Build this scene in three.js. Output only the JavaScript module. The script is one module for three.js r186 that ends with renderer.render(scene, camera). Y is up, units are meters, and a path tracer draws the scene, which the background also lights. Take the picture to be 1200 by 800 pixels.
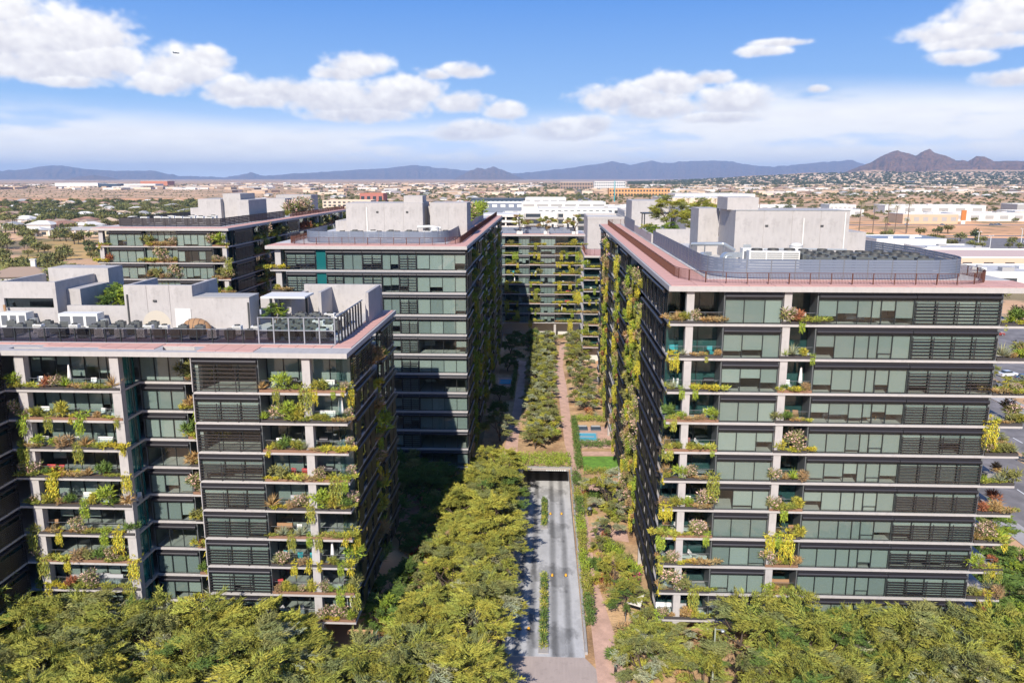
import * as THREE from 'three';

// ---------------------------------------------------------------- camera, sky, sun, exposure
const scene = new THREE.Scene();
const camera = new THREE.PerspectiveCamera(46.6, 1024 / 682, 1, 60000);
camera.position.set(0, 50, 0);
camera.rotation.order = 'YXZ';
camera.rotation.set(THREE.MathUtils.degToRad(-11.68), THREE.MathUtils.degToRad(2.45), 0);
const renderer = new THREE.WebGLRenderer({ antialias: true });
renderer.toneMapping = THREE.LinearToneMapping;
renderer.toneMappingExposure = 1.42;
renderer.shadowMap.enabled = true;

const sun = new THREE.DirectionalLight(new THREE.Color(1.0, 0.93, 0.825), 5.0);
sun.position.set(-0.165 * 200, 0.71 * 200, 200).add(new THREE.Vector3(0, 0, -120));
sun.target.position.set(0, 0, -120);
sun.castShadow = true; sun.shadow.radius = 1;
sun.shadow.mapSize.set(4096, 4096);
Object.assign(sun.shadow.camera, { left: -160, right: 160, top: 160, bottom: -160, near: 1, far: 800 });
scene.add(sun, sun.target);

function rngOf(seed) { let a = seed >>> 0; return () => { a = (a + 0x6D2B79F5) >>> 0; let t = a; t = Math.imul(t ^ (t >>> 15), t | 1); t ^= t + Math.imul(t ^ (t >>> 7), t | 61); return ((t ^ (t >>> 14)) >>> 0) / 4294967296; }; }
const LAT = (() => { const r = rngOf(11), t = new Float32Array(65536); for (let i = 0; i < 65536; i++) t[i] = r(); return t; })();
function vn(x, y) { const xi = Math.floor(x), yi = Math.floor(y); let fx = x - xi, fy = y - yi; fx = fx * fx * (3 - 2 * fx); fy = fy * fy * (3 - 2 * fy);
  const a = (xi & 255) | ((yi & 255) << 8), b = ((xi + 1) & 255) | ((yi & 255) << 8), c = (xi & 255) | (((yi + 1) & 255) << 8), d = ((xi + 1) & 255) | (((yi + 1) & 255) << 8);
  return (LAT[a] * (1 - fx) + LAT[b] * fx) * (1 - fy) + (LAT[c] * (1 - fx) + LAT[d] * fx) * fy; }
function fbm(x, y, o) { let s = 0, a = 0.5, n = 0; for (let i = 0; i < o; i++) { s += a * vn(x, y); n += a; x = x * 2.03 + 17.3; y = y * 2.03 + 9.1; a *= 0.5; } return s / n; }
const clamp = (x, a = 0, b = 1) => Math.min(b, Math.max(a, x)), sm = (a, b, x) => { const t = clamp((x - a) / (b - a)); return t * t * (3 - 2 * t); }, mix = (a, b, t) => a + (b - a) * t;

// cumulus masses of the sky: azimuth (from the courtyard axis), elevation, half width, half height in degrees
const CLOUDS = [[-32.6,7.87,4.48,2.03],[-29.7,8.38,3.46,1.79],[-31.6,6.7,4.48,1.55],[-28.6,6.98,2.51,1.55],[-30.6,5.74,2.39,0.48],[-24.0,6.72,2.75,1.55],[-22.6,7.4,1.67,0.9],[-25.3,5.84,2.27,0.9],[-21.0,5.58,2.39,1.01],[-17.7,5.57,2.98,1.01],[-19.7,4.98,2.69,0.6],[-14.1,5.1,4.18,1.49],[-11.0,5.26,3.7,1.55],[-9.5,5.73,2.69,1.31],[-13.0,4.23,4.48,0.72],[-6.0,5.08,2.39,0.84],[-15.8,5.4,2.39,1.07],[-12.9,7.32,2.39,1.01],[-14.1,6.86,2.03,0.6],[-5.7,7.15,1.79,0.6],[-7.8,6.85,1.19,0.42],[-2.9,4.53,1.49,0.78],[-4.8,3.26,3.28,0.72],[-6.0,3.03,2.09,0.6],[1.4,3.26,3.1,0.9],[3.2,3.59,1.55,0.78],[5.8,5.26,4.3,1.19],[8.3,6.11,2.51,0.95],[7.3,4.68,3.7,0.95],[12.6,5.02,2.86,1.19],[11.0,6.48,1.79,0.54],[11.8,3.94,2.98,0.48],[14.3,8.06,1.79,0.42],[15.4,8.54,1.91,0.3],[17.8,5.62,0.78,0.3],[25.9,8.47,3.7,0.78],[28.1,9.12,3.7,1.55],[26.8,7.92,3.1,0.66],[25.9,7.03,1.91,0.54],[28.7,5.7,2.27,0.6]];
{ // the same kind of cloud all round the horizon
  const r = rngOf(5);
  for (let k = 0; k < 70; k++) { const az = 38 + r() * 284, el = 3 + r() * 7, n = 1 + Math.floor(r() * 5); for (let j = 0; j < n; j++) CLOUDS.push([((az + (r() - 0.5) * 9 + 180) % 360 + 360) % 360 - 180, el + (r() - 0.4) * 1.2, 1.5 + r() * 3.2, 0.5 + r() * 1.2]); }
}
function makeSky() {
  const W = 4096, H = 2048, d = new Float32Array(W * H * 4);
  const zen = [0.05, 0.17, 0.54], mid = [0.078, 0.28, 0.80], low = [0.34, 0.58, 0.96], hor = [1.25, 1.30, 1.40];
  const col = [0, 0, 0];
  const buckets = Array.from({ length: 73 }, () => []);
  for (const c of CLOUDS) for (let b = 0; b < 73; b++) { let da = Math.abs(b * 5 - 180 - c[0]); if (da > 180) da = 360 - da; if (da < c[2] * 1.5 + 5) buckets[b].push(c); }
  for (let j = 0; j < H; j++) {
    const el = ((j + 0.5) / H - 0.5) * 180, e = Math.max(0, el);
    let t;
    if (e < 5) { t = Math.pow(e / 5, 0.75); for (let k = 0; k < 3; k++) col[k] = mix(hor[k], low[k], t); }
    else if (e < 14) { t = Math.pow((e - 5) / 9, 0.8); for (let k = 0; k < 3; k++) col[k] = mix(low[k], mid[k], t); }
    else { t = Math.pow((e - 14) / 76, 0.6); for (let k = 0; k < 3; k++) col[k] = mix(mid[k], zen[k], t); }
    for (let i = 0; i < W; i++) {
      const o = (j * W + i) * 4; let R = col[0], G = col[1], B = col[2];
      if (el < 0) { R *= 0.75; G *= 0.72; B *= 0.7; }
      else {
        const phi = ((i + 0.5) / W - 0.5) * 2 * Math.PI; // atan2(z, x)
        let az = Math.atan2(Math.cos(phi), -Math.sin(phi)) * 57.29578; // x against -z
        let a = 0, white = 1;
        if (el < 16) {
          // thin layered cloud low over the horizon
          const st = fbm(az * 0.12 + 40, el * 0.9 + 3, 5), st2 = fbm(az * 0.5 + 9, el * 2.2 + 31, 4);
          const side = sm(4, 16, az) * (1 - sm(60, 90, az)), band = sm(0.1, 0.8, el) * (1 - sm(2.6 + 1.4 * side, 4.8 + 1.2 * side + 0.8 * Math.sin(az * 0.11), el));
          a = clamp(sm(0.27 - 0.08 * side, 0.53 - 0.06 * side, st * 0.7 + st2 * 0.3) * band * 0.95 + 0.3 * (1 - sm(0, 2.4, el)));
          white = 1.04 + 0.16 * st2;
          const list = buckets[clamp(Math.round((az + 180) / 5), 0, 72)];
          let s = -1, dy = 0;
          const w1 = (fbm(az * 0.9 + 3.1, el * 1.6 + 7, 5) - 0.5), w2 = fbm(az * 2.6 + 50, el * 3.4 + 11, 4) - 0.5;
          for (let q = 0; q < list.length; q++) { const c = list[q]; let dx = az - c[0]; if (dx > 180) dx -= 360; else if (dx < -180) dx += 360; dx /= c[2]; if (dx > 1.5 || dx < -1.5) continue; let y = (el - c[1]) / c[3]; if (y < 0) y *= 1.25; const v = 1 - dx * dx - y * y; if (v > s) { s = v; dy = y; } }
          if (s > -1) {
            const f = s + 0.36 + w1 * 1.35 + w2 * 0.5, den = sm(0.0, 1.0, f);
            if (den > 0) {
              const lit = clamp(0.93 + 0.17 * dy + w1 * 0.45 + w2 * 0.22 + 0.1 * (1 - clamp(f)), 0.70, 1.16);
              white = mix(white, lit, den); a = a + (1 - a) * den;
            }
          }
        } else { // fair-weather cloud higher up, all round
          const k = 1 / Math.max(0.1, Math.sin(el / 57.3)), px = Math.cos(phi) * Math.cos(el / 57.3) * k, pz = Math.sin(phi) * Math.cos(el / 57.3) * k;
          const n = fbm(px * 1.9 + 20, pz * 1.9 + 5, 6); a = sm(0.60, 0.72, n) * sm(16, 24, el) * 0.9; white = 0.85 + 0.2 * (n - 0.6);
        }
        const cr = 0.98 * white, cg = 0.965 * white, cb = 0.975 * Math.pow(white, 0.75);
        R = mix(R, cr, a); G = mix(G, cg, a); B = mix(B, cb, a);
      }
      d[o] = R * 0.74; d[o + 1] = G * 0.74; d[o + 2] = B * 0.74; d[o + 3] = 1;
    }
  }
  const t = new THREE.DataTexture(d, W, H, THREE.RGBAFormat, THREE.FloatType);
  t.mapping = THREE.EquirectangularReflectionMapping; t.magFilter = THREE.LinearFilter; t.minFilter = THREE.LinearFilter; t.needsUpdate = true;
  return t;
}
scene.background = makeSky();
scene.environment = scene.background;
scene.fog = new THREE.FogExp2(new THREE.Color().setRGB(0.42, 0.64, 1.0), 0.00004);

// ---------------------------------------------------------------- helpers
const rnd = rngOf(2024), R = (a, b) => a + rnd() * (b - a), pick = (l) => l[Math.floor(rnd() * l.length)];
const used = new Map();
function numbered(n) { const k = used.get(n) || 0; used.set(n, k + 1); return k ? n + '_' + String(k).padStart(3, '0') : n; }
function tag(o, label, category, group, kind) { o.userData.label = label; if (category) o.userData.category = category; if (group) o.userData.group = group; if (kind) o.userData.kind = kind; return o; }
function shade(o) { o.castShadow = true; o.receiveShadow = true; return o; }
function add(parent, name, geo, mat, x = 0, y = 0, z = 0, ry = 0) { const m = shade(new THREE.Mesh(geo, mat)); m.name = name; m.position.set(x, y, z); m.rotation.y = ry; parent.add(m); return m; }
function node(parent, name, x = 0, y = 0, z = 0, ry = 0) { const g = new THREE.Group(); g.name = name; g.position.set(x, y, z); g.rotation.y = ry; parent.add(g); return g; }
function thing(name, label, category, x, y, z, ry = 0, group) { const g = node(scene, numbered(name), x, y, z, ry); return tag(g, label, category, group); }
function solo(name, geo, mat, label, category, x, y, z, ry = 0, group, kind) { const m = add(scene, numbered(name), geo, mat, x, y, z, ry); return tag(m, label, category, group, kind); }
function structure(name, geo, mat, label, x = 0, y = 0, z = 0) { const m = add(scene, numbered(name), geo, mat, x, y, z); m.userData.label = label; m.userData.kind = 'structure'; return m; }
function copyOf(o, label, x, y, z, ry, s = 1, group) { const c = o.clone(); c.name = numbered(o.name.replace(/_\d{3}$/, '')); scene.add(c); c.position.set(x, y, z); c.rotation.y = ry; if (s.length) c.scale.set(...s); else c.scale.setScalar(s); c.userData = { ...o.userData, label }; if (group) c.userData.group = group; return c; }

const geoCache = new Map();
function metricUV(g) { const p = g.attributes.position, n = g.attributes.normal, u = new Float32Array(p.count * 2);
  for (let i = 0; i < p.count; i++) { const ax = Math.abs(n.getX(i)), ay = Math.abs(n.getY(i)), az = Math.abs(n.getZ(i)); u[i * 2] = ax > 0.6 ? p.getZ(i) : p.getX(i); u[i * 2 + 1] = ay > 0.6 ? p.getZ(i) : p.getY(i); }
  g.setAttribute('uv', new THREE.BufferAttribute(u, 2)); return g; }
function boxG(w, h, d) { const k = Math.round(w * 1000) + ',' + Math.round(h * 1000) + ',' + Math.round(d * 1000); let g = geoCache.get(k); if (!g) { g = metricUV(new THREE.BoxGeometry(w, h, d)); geoCache.set(k, g); } return g; }
function bx(parent, name, mat, x0, x1, y0, y1, z0, z1) { return add(parent, name, boxG(Math.abs(x1 - x0), Math.abs(y1 - y0), Math.abs(z1 - z0)), mat, (x0 + x1) / 2, (y0 + y1) / 2, (z0 + z1) / 2); }
class Acc { // collects boxes, bars and triangles that make up ONE part
  constructor() { this.p = []; this.n = []; this.u = []; this.c = []; this.i = []; }
  geo(g, m, col) { const b = this.p.length / 3, P = g.attributes.position, N = g.attributes.normal, U = g.attributes.uv, v = new THREE.Vector3(), nm = m ? new THREE.Matrix3().getNormalMatrix(m) : null;
    for (let k = 0; k < P.count; k++) { v.fromBufferAttribute(P, k); if (m) v.applyMatrix4(m); this.p.push(v.x, v.y, v.z); v.fromBufferAttribute(N, k); if (nm) v.applyMatrix3(nm).normalize(); this.n.push(v.x, v.y, v.z); this.u.push(U ? U.getX(k) : 0, U ? U.getY(k) : 0); if (col) this.c.push(...col); }
    if (g.index) for (let k = 0; k < g.index.count; k++) this.i.push(b + g.index.getX(k)); else for (let k = 0; k < P.count; k++) this.i.push(b + k);
    return this; }
  box(x0, x1, y0, y1, z0, z1, col) { return this.geo(boxG(x1 - x0, y1 - y0, z1 - z0), new THREE.Matrix4().makeTranslation((x0 + x1) / 2, (y0 + y1) / 2, (z0 + z1) / 2), col); }
  bar(a, b, r, n = 6) { const A = new THREE.Vector3(...a), Bv = new THREE.Vector3(...b), d = Bv.clone().sub(A), L = d.length(); const q = new THREE.Quaternion().setFromUnitVectors(new THREE.Vector3(0, 1, 0), d.normalize()); const r0 = Array.isArray(r) ? r[0] : r, r1 = Array.isArray(r) ? r[1] : r;
    return this.geo(new THREE.CylinderGeometry(r1, r0, L, n, 1), new THREE.Matrix4().compose(A.lerp(Bv, 0.5), q, new THREE.Vector3(1, 1, 1))); }
  build() { const g = new THREE.BufferGeometry(); g.setAttribute('position', new THREE.Float32BufferAttribute(this.p, 3)); g.setAttribute('normal', new THREE.Float32BufferAttribute(this.n, 3)); g.setAttribute('uv', new THREE.Float32BufferAttribute(this.u, 2)); if (this.c.length) g.setAttribute('color', new THREE.Float32BufferAttribute(this.c, 3)); g.setIndex(this.i); return g; }
  mesh(parent, name, mat, x = 0, y = 0, z = 0, ry = 0) { return this.p.length ? add(parent, name, this.build(), mat, x, y, z, ry) : null; }
}
// a prism over an outline [[x, z], ...] between y0 and y1
function prism(pts, y0, y1, holes = []) { const s = new THREE.Shape(pts.map(([x, z]) => new THREE.Vector2(x, -z))); for (const h of holes) s.holes.push(new THREE.Path(h.map(([x, z]) => new THREE.Vector2(x, -z)))); const g = new THREE.ExtrudeGeometry(s, { depth: y1 - y0, bevelEnabled: false }); g.rotateX(-Math.PI / 2); g.translate(0, y0, 0); return metricUV(g); }
// rounded polyline
function rounded(pts, r, seg = 8) { const out = []; for (let i = 0; i < pts.length; i++) { if (i === 0 || i === pts.length - 1) { out.push(pts[i]); continue; } const [a, b, c] = [pts[i - 1], pts[i], pts[i + 1]]; const l1 = Math.hypot(a[0] - b[0], a[1] - b[1]), l2 = Math.hypot(c[0] - b[0], c[1] - b[1]), q = Math.min(r, l1 * 0.49, l2 * 0.49); const p1 = [b[0] + (a[0] - b[0]) / l1 * q, b[1] + (a[1] - b[1]) / l1 * q], p2 = [b[0] + (c[0] - b[0]) / l2 * q, b[1] + (c[1] - b[1]) / l2 * q]; for (let k = 0; k <= seg; k++) { const t = k / seg, u = 1 - t; out.push([u * u * p1[0] + 2 * u * t * b[0] + t * t * p2[0], u * u * p1[1] + 2 * u * t * b[1] + t * t * p2[1]]); } } return out; }
function along(path, step) { const out = []; let left = 0; for (let i = 0; i + 1 < path.length; i++) { const [a, b] = [path[i], path[i + 1]], L = Math.hypot(b[0] - a[0], b[1] - a[1]), ang = Math.atan2(-(b[1] - a[1]), b[0] - a[0]); let s = left; while (s < L) { out.push([a[0] + (b[0] - a[0]) * s / L, a[1] + (b[1] - a[1]) * s / L, ang]); s += step; } left = s - L; } return out; }
function ribbon(path, y0, y1, t) { // a wall of thickness t along a path
  const n = path.length, L = [], Rr = []; for (let i = 0; i < n; i++) { const a = path[Math.max(0, i - 1)], b = path[Math.min(n - 1, i + 1)], l = Math.hypot(b[0] - a[0], b[1] - a[1]) || 1, nx = -(b[1] - a[1]) / l * t / 2, nz = (b[0] - a[0]) / l * t / 2; L.push([path[i][0] + nx, path[i][1] + nz]); Rr.push([path[i][0] - nx, path[i][1] - nz]); }
  return prism([...L, ...Rr.reverse()], y0, y1); }
// ---------------------------------------------------------------- materials
function tex(size, fn, rep = 1, srgb = true) { const d = new Uint8Array(size * size * 4); for (let j = 0; j < size; j++) for (let i = 0; i < size; i++) { const c = fn(i / size, j / size, i, j), o = (j * size + i) * 4; d[o] = clamp(c[0]) * 255; d[o + 1] = clamp(c[1]) * 255; d[o + 2] = clamp(c[2]) * 255; d[o + 3] = 255; }
  const t = new THREE.DataTexture(d, size, size, THREE.RGBAFormat); t.wrapS = t.wrapT = THREE.RepeatWrapping; t.magFilter = THREE.LinearFilter; t.minFilter = THREE.LinearMipmapLinearFilter; t.repeat.set(rep, rep); if (srgb) t.colorSpace = THREE.SRGBColorSpace; t.needsUpdate = true; return t; }
// noise that repeats without a seam
function tn(u, v, f, o) { let s = 0, a = 0.5, n = 0; for (let k = 0; k < o; k++) { const x = u * f, y = v * f, xi = Math.floor(x), yi = Math.floor(y); let fx = x - xi, fy = y - yi; fx = fx * fx * (3 - 2 * fx); fy = fy * fy * (3 - 2 * fy); const g = (p, q) => LAT[((p % f + f) % f + k * 37) % 256 + (((q % f + f) % f + k * 91) % 256) * 256]; s += a * ((g(xi, yi) * (1 - fx) + g(xi + 1, yi) * fx) * (1 - fy) + (g(xi, yi + 1) * (1 - fx) + g(xi + 1, yi + 1) * fx) * fy); n += a; a *= 0.55; f *= 2; } return s / n; }
const grey = (r, g, b, k) => [r * k, g * k, b * k];
const std = (o) => new THREE.MeshStandardMaterial(o);
const lin = (r, g, b) => new THREE.Color().setRGB(r, g, b);
const tConcrete = tex(512, (u, v) => { const k = 0.93 + 0.07 * tn(u, v, 6, 5) + 0.05 * (tn(u, v * 0.12, 48, 2) - 0.5) - (tn(u, v, 18, 3) > 0.68 ? 0.035 : 0); return grey(0.685, 0.665, 0.655, k); }, 1 / 9);
const tPink = tex(512, (u, v) => { const k = 0.86 + 0.2 * tn(u, v, 5, 5); return [0.80 * k, 0.615 * k, 0.565 * k]; }, 1 / 10);
const tAsph = tex(512, (u, v) => { const k = 0.75 + 0.5 * tn(u, v, 7, 6); return grey(0.46, 0.44, 0.435, k); }, 1 / 16);
const tRamp = tex(1024, (u, v) => { // broom-finished concrete with tyre tracks and oil
  const n = tn(u, v, 6, 6), f = tn(u, v, 60, 3), w = 0.02 * (tn(u, v, 4, 3) - 0.5);
  let k = 0.98 + 0.14 * n + 0.05 * (f - 0.5); const x = u + w;
  for (const c of [0.15, 0.33, 0.63, 0.82]) { const d = Math.abs(x - c); k -= 0.30 * (1 - sm(0.01, 0.075, d)) * (0.7 + 0.45 * tn(u, v * 0.3, 9, 3)); }
  k -= 0.05 * sm(0.5, 0.7, tn(u, v, 12, 4));
  k -= sm(0.56, 0.66, tn(u + 0.3, v + 0.1, 4, 5)) * 0.16;
  return [0.70 * k, 0.70 * k, 0.705 * k]; });
const tDirt = tex(1024, (u, v) => { const n = tn(u, v, 8, 6), g = tn(u, v, 90, 3), p = sm(0.5, 0.7, tn(u + 0.4, v, 5, 5)); const k = 0.72 + 0.36 * n + 0.22 * (g - 0.5); return [mix(0.80, 0.70, p) * k, mix(0.66, 0.55, p) * k, mix(0.50, 0.40, p) * k]; }, 1 / 24);
const tDesert = tex(1024, (u, v) => { const n = tn(u, v, 7, 6), sc = sm(0.5, 0.64, tn(u + 0.21, v + 0.7, 24, 5)), k = 0.75 + 0.4 * n; return [mix(0.82, 0.56, sc) * k, mix(0.655, 0.49, sc) * k, mix(0.50, 0.35, sc) * k]; }, 1 / 700);
const tPave = tex(512, (u, v) => { const k = 0.82 + 0.24 * tn(u, v, 8, 5) + 0.1 * (tn(u, v, 100, 2) - 0.5); return [0.80 * k, 0.655 * k, 0.585 * k]; }, 1 / 7);
const tGrass = tex(512, (u, v) => { const k = 0.7 + 0.4 * tn(u, v, 10, 5) + 0.25 * (tn(u, v, 120, 2) - 0.5); return [0.48 * k, 0.60 * k, 0.27 * k]; }, 1 / 6);
const tRoofW = tex(512, (u, v) => { const k = 0.82 + 0.22 * tn(u, v, 6, 5); return grey(0.76, 0.75, 0.745, k); }, 1 / 30);
const bumpN = tex(256, (u, v) => { const k = tn(u, v, 16, 5); return [k, k, k]; }, 1 / 2, false);
const M = {
  concrete: std({ map: tConcrete, roughness: 0.9, bumpMap: bumpN, bumpScale: 0.01 }),
  slab: std({ map: tConcrete, color: lin(1.0, 1.0, 1.0), roughness: 0.85 }),
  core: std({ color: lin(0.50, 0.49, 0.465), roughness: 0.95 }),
  cladding: std({ color: lin(0.13, 0.14, 0.145), roughness: 0.5, metalness: 0.2 }),
  pink: std({ map: tPink, roughness: 0.85 }),
  black: std({ color: lin(0.030, 0.028, 0.033), roughness: 0.42, metalness: 0.3 }),
  slat: std({ color: lin(0.034, 0.030, 0.030), roughness: 0.45, metalness: 0.3 }),
  frame: std({ color: lin(0.028, 0.034, 0.036), roughness: 0.4, metalness: 0.3 }),
  alu: std({ color: lin(0.36, 0.38, 0.42), roughness: 0.4, metalness: 0.6 }),
  steel: std({ color: lin(0.2, 0.21, 0.23), roughness: 0.4, metalness: 0.5 }),
  rust: std({ color: lin(0.105, 0.038, 0.024), roughness: 0.8, metalness: 0.1 }),
  screen: std({ color: lin(0.165, 0.195, 0.255), roughness: 0.5, metalness: 0.25 }),
  darkScreen: std({ color: lin(0.035, 0.03, 0.032), roughness: 0.6 }),
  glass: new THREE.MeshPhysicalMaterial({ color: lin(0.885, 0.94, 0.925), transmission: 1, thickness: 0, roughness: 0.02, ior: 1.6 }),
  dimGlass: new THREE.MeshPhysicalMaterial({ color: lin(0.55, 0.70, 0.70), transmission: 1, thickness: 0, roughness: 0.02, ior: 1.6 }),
  railGlass: new THREE.MeshPhysicalMaterial({ color: lin(0.86, 0.92, 0.91), transmission: 1, thickness: 0, roughness: 0.02, ior: 1.5 }),
  smoked: new THREE.MeshPhysicalMaterial({ color: lin(0.42, 0.40, 0.43), transmission: 1, thickness: 0, roughness: 0.02, ior: 1.5 }),
  teal: new THREE.MeshPhysicalMaterial({ color: lin(0.035, 0.33, 0.34), transmission: 0.7, thickness: 0, roughness: 0.06, ior: 1.5 }),
  blindA: std({ color: lin(0.235, 0.25, 0.24), roughness: 0.95 }), blindB: std({ color: lin(0.20, 0.215, 0.21), roughness: 0.95 }), blindC: std({ color: lin(0.30, 0.31, 0.295), roughness: 0.95 }),
  soil: std({ color: lin(0.10, 0.06, 0.035), roughness: 1 }), planter: std({ color: lin(0.22, 0.12, 0.075), roughness: 0.9 }), planterDark: std({ color: lin(0.045, 0.04, 0.04), roughness: 0.8 }),
  asphalt: std({ map: tAsph, roughness: 0.95 }), ramp: std({ map: tRamp, roughness: 0.85 }), dirt: std({ map: tDirt, roughness: 1, bumpMap: bumpN, bumpScale: 0.05 }), desert: std({ map: tDesert, roughness: 1 }), pave: std({ map: tPave, roughness: 0.95 }), grass: std({ map: tGrass, roughness: 1, bumpMap: bumpN, bumpScale: 0.04 }),
  roofWhite: std({ map: tRoofW, roughness: 0.9 }), white: std({ color: lin(0.58, 0.57, 0.55), roughness: 0.8 }), offwhite: std({ color: lin(0.62, 0.59, 0.55), roughness: 0.9 }), kerb: std({ map: tConcrete, color: lin(0.9, 0.9, 0.9), roughness: 0.9 }),
  paint: std({ color: lin(0.75, 0.75, 0.73), roughness: 0.8 }), amber: std({ color: lin(0.72, 0.36, 0.03), roughness: 0.6 }),
  water: new THREE.MeshPhysicalMaterial({ color: lin(0.10, 0.42, 0.60), roughness: 0.06, ior: 1.33 }), bark: std({ color: lin(0.085, 0.06, 0.045), roughness: 1 }), palmBark: std({ color: lin(0.16, 0.115, 0.085), roughness: 1 }),
  leaf: std({ color: 0xffffff, vertexColors: true, roughness: 0.85 }),
  leafFar: std({ color: 0xffffff, vertexColors: true, roughness: 1 }),
  cushion: std({ color: lin(0.70, 0.68, 0.66), roughness: 0.95 }), cushionGrey: std({ color: lin(0.36, 0.36, 0.37), roughness: 0.95 }), red: std({ color: lin(0.42, 0.05, 0.05), roughness: 0.8 }), tealC: std({ color: lin(0.03, 0.32, 0.36), roughness: 0.8 }), brownC: std({ color: lin(0.24, 0.10, 0.085), roughness: 0.85 }), orangeC: std({ color: lin(0.45, 0.16, 0.04), roughness: 0.85 }), wood: std({ color: lin(0.30, 0.17, 0.085), roughness: 0.8 }),
  unit: std({ color: lin(0.12, 0.13, 0.128), roughness: 0.55, metalness: 0.3 }), unitLight: std({ color: lin(0.62, 0.61, 0.58), roughness: 0.6 }), fan: std({ color: lin(0.05, 0.05, 0.05), roughness: 0.6 }), galv: std({ color: lin(0.46, 0.49, 0.50), roughness: 0.35, metalness: 0.6 }),
  blueGrey: std({ color: lin(0.20, 0.24, 0.30), roughness: 0.7 }), tan: std({ color: lin(0.50, 0.37, 0.26), roughness: 0.95 }), tanLight: std({ color: lin(0.62, 0.50, 0.39), roughness: 0.95 }), terracotta: std({ color: lin(0.42, 0.17, 0.10), roughness: 0.95 }), brownRoof: std({ color: lin(0.30, 0.215, 0.16), roughness: 0.95 }), darkWin: std({ color: lin(0.04, 0.05, 0.06), roughness: 0.15 }), orangeB: std({ color: lin(0.55, 0.30, 0.13), roughness: 0.95 }), navy: std({ color: lin(0.035, 0.055, 0.085), roughness: 0.3 }), greyB: std({ color: lin(0.34, 0.33, 0.32), roughness: 0.95 }),
};
for (const k in M) M[k].name = k;
// ---------------------------------------------------------------- foliage
class Leaves { // triangles with a colour each
  constructor(seed) { this.p = []; this.c = []; this.r = rngOf(seed); }
  leaf(x, y, z, dx, dy, dz, L, w, c) { const r = this.r; const l = Math.hypot(dx, dy, dz) || 1; dx /= l; dy /= l; dz /= l; let ax = r() - 0.5, ay = r() - 0.5, az = r() - 0.5; let sx = dy * az - dz * ay, sy = dz * ax - dx * az, sz = dx * ay - dy * ax; const s = w / 2 / (Math.hypot(sx, sy, sz) || 1); sx *= s; sy *= s; sz *= s;
    this.p.push(x - sx, y - sy, z - sz, x + sx, y + sy, z + sz, x + dx * L, y + dy * L, z + dz * L); const k = 0.8 + r() * 0.4; for (let q = 0; q < 3; q++) this.c.push(c[0] * k, c[1] * k, c[2] * k); }
  clump(x, y, z, rad, n, L, w, c, up = 0.2, flat = 0.7) { const r = this.r; for (let k = 0; k < n; k++) { const a = r() * 6.283, b = Math.acos(2 * r() - 1), q = rad * Math.cbrt(r()); const ux = Math.sin(b) * Math.cos(a), uy = Math.cos(b) * flat, uz = Math.sin(b) * Math.sin(a); this.leaf(x + ux * q, y + uy * q, z + uz * q, ux + (r() - 0.5) * 1.2, uy + up + (r() - 0.5) * 0.8, uz + (r() - 0.5) * 1.2, L * (0.6 + r() * 0.8), w, c); } }
  build() { const g = new THREE.BufferGeometry(); g.setAttribute('position', new THREE.Float32BufferAttribute(this.p, 3)); g.setAttribute('color', new THREE.Float32BufferAttribute(this.c, 3)); g.computeVertexNormals(); return g; }
}
const C = { olive: [0.238, 0.242, 0.036], oliveY: [0.325, 0.312, 0.044], greyG: [0.180, 0.190, 0.058], green: [0.095, 0.155, 0.026], bright: [0.24, 0.31, 0.028], yellow: [0.44, 0.385, 0.032], dark: [0.050, 0.072, 0.024], dry: [0.36, 0.23, 0.09], rust: [0.33, 0.115, 0.05], pink: [0.60, 0.40, 0.34], magenta: [0.45, 0.03, 0.14], silver: [0.27, 0.28, 0.165] };
const vary = (c, r, k = 0.3) => { const s = 1 + (r() - 0.5) * k * 2, t = (r() - 0.5) * k; return [c[0] * s * (1 + t), c[1] * s, c[2] * s * (1 - t)]; };
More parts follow.
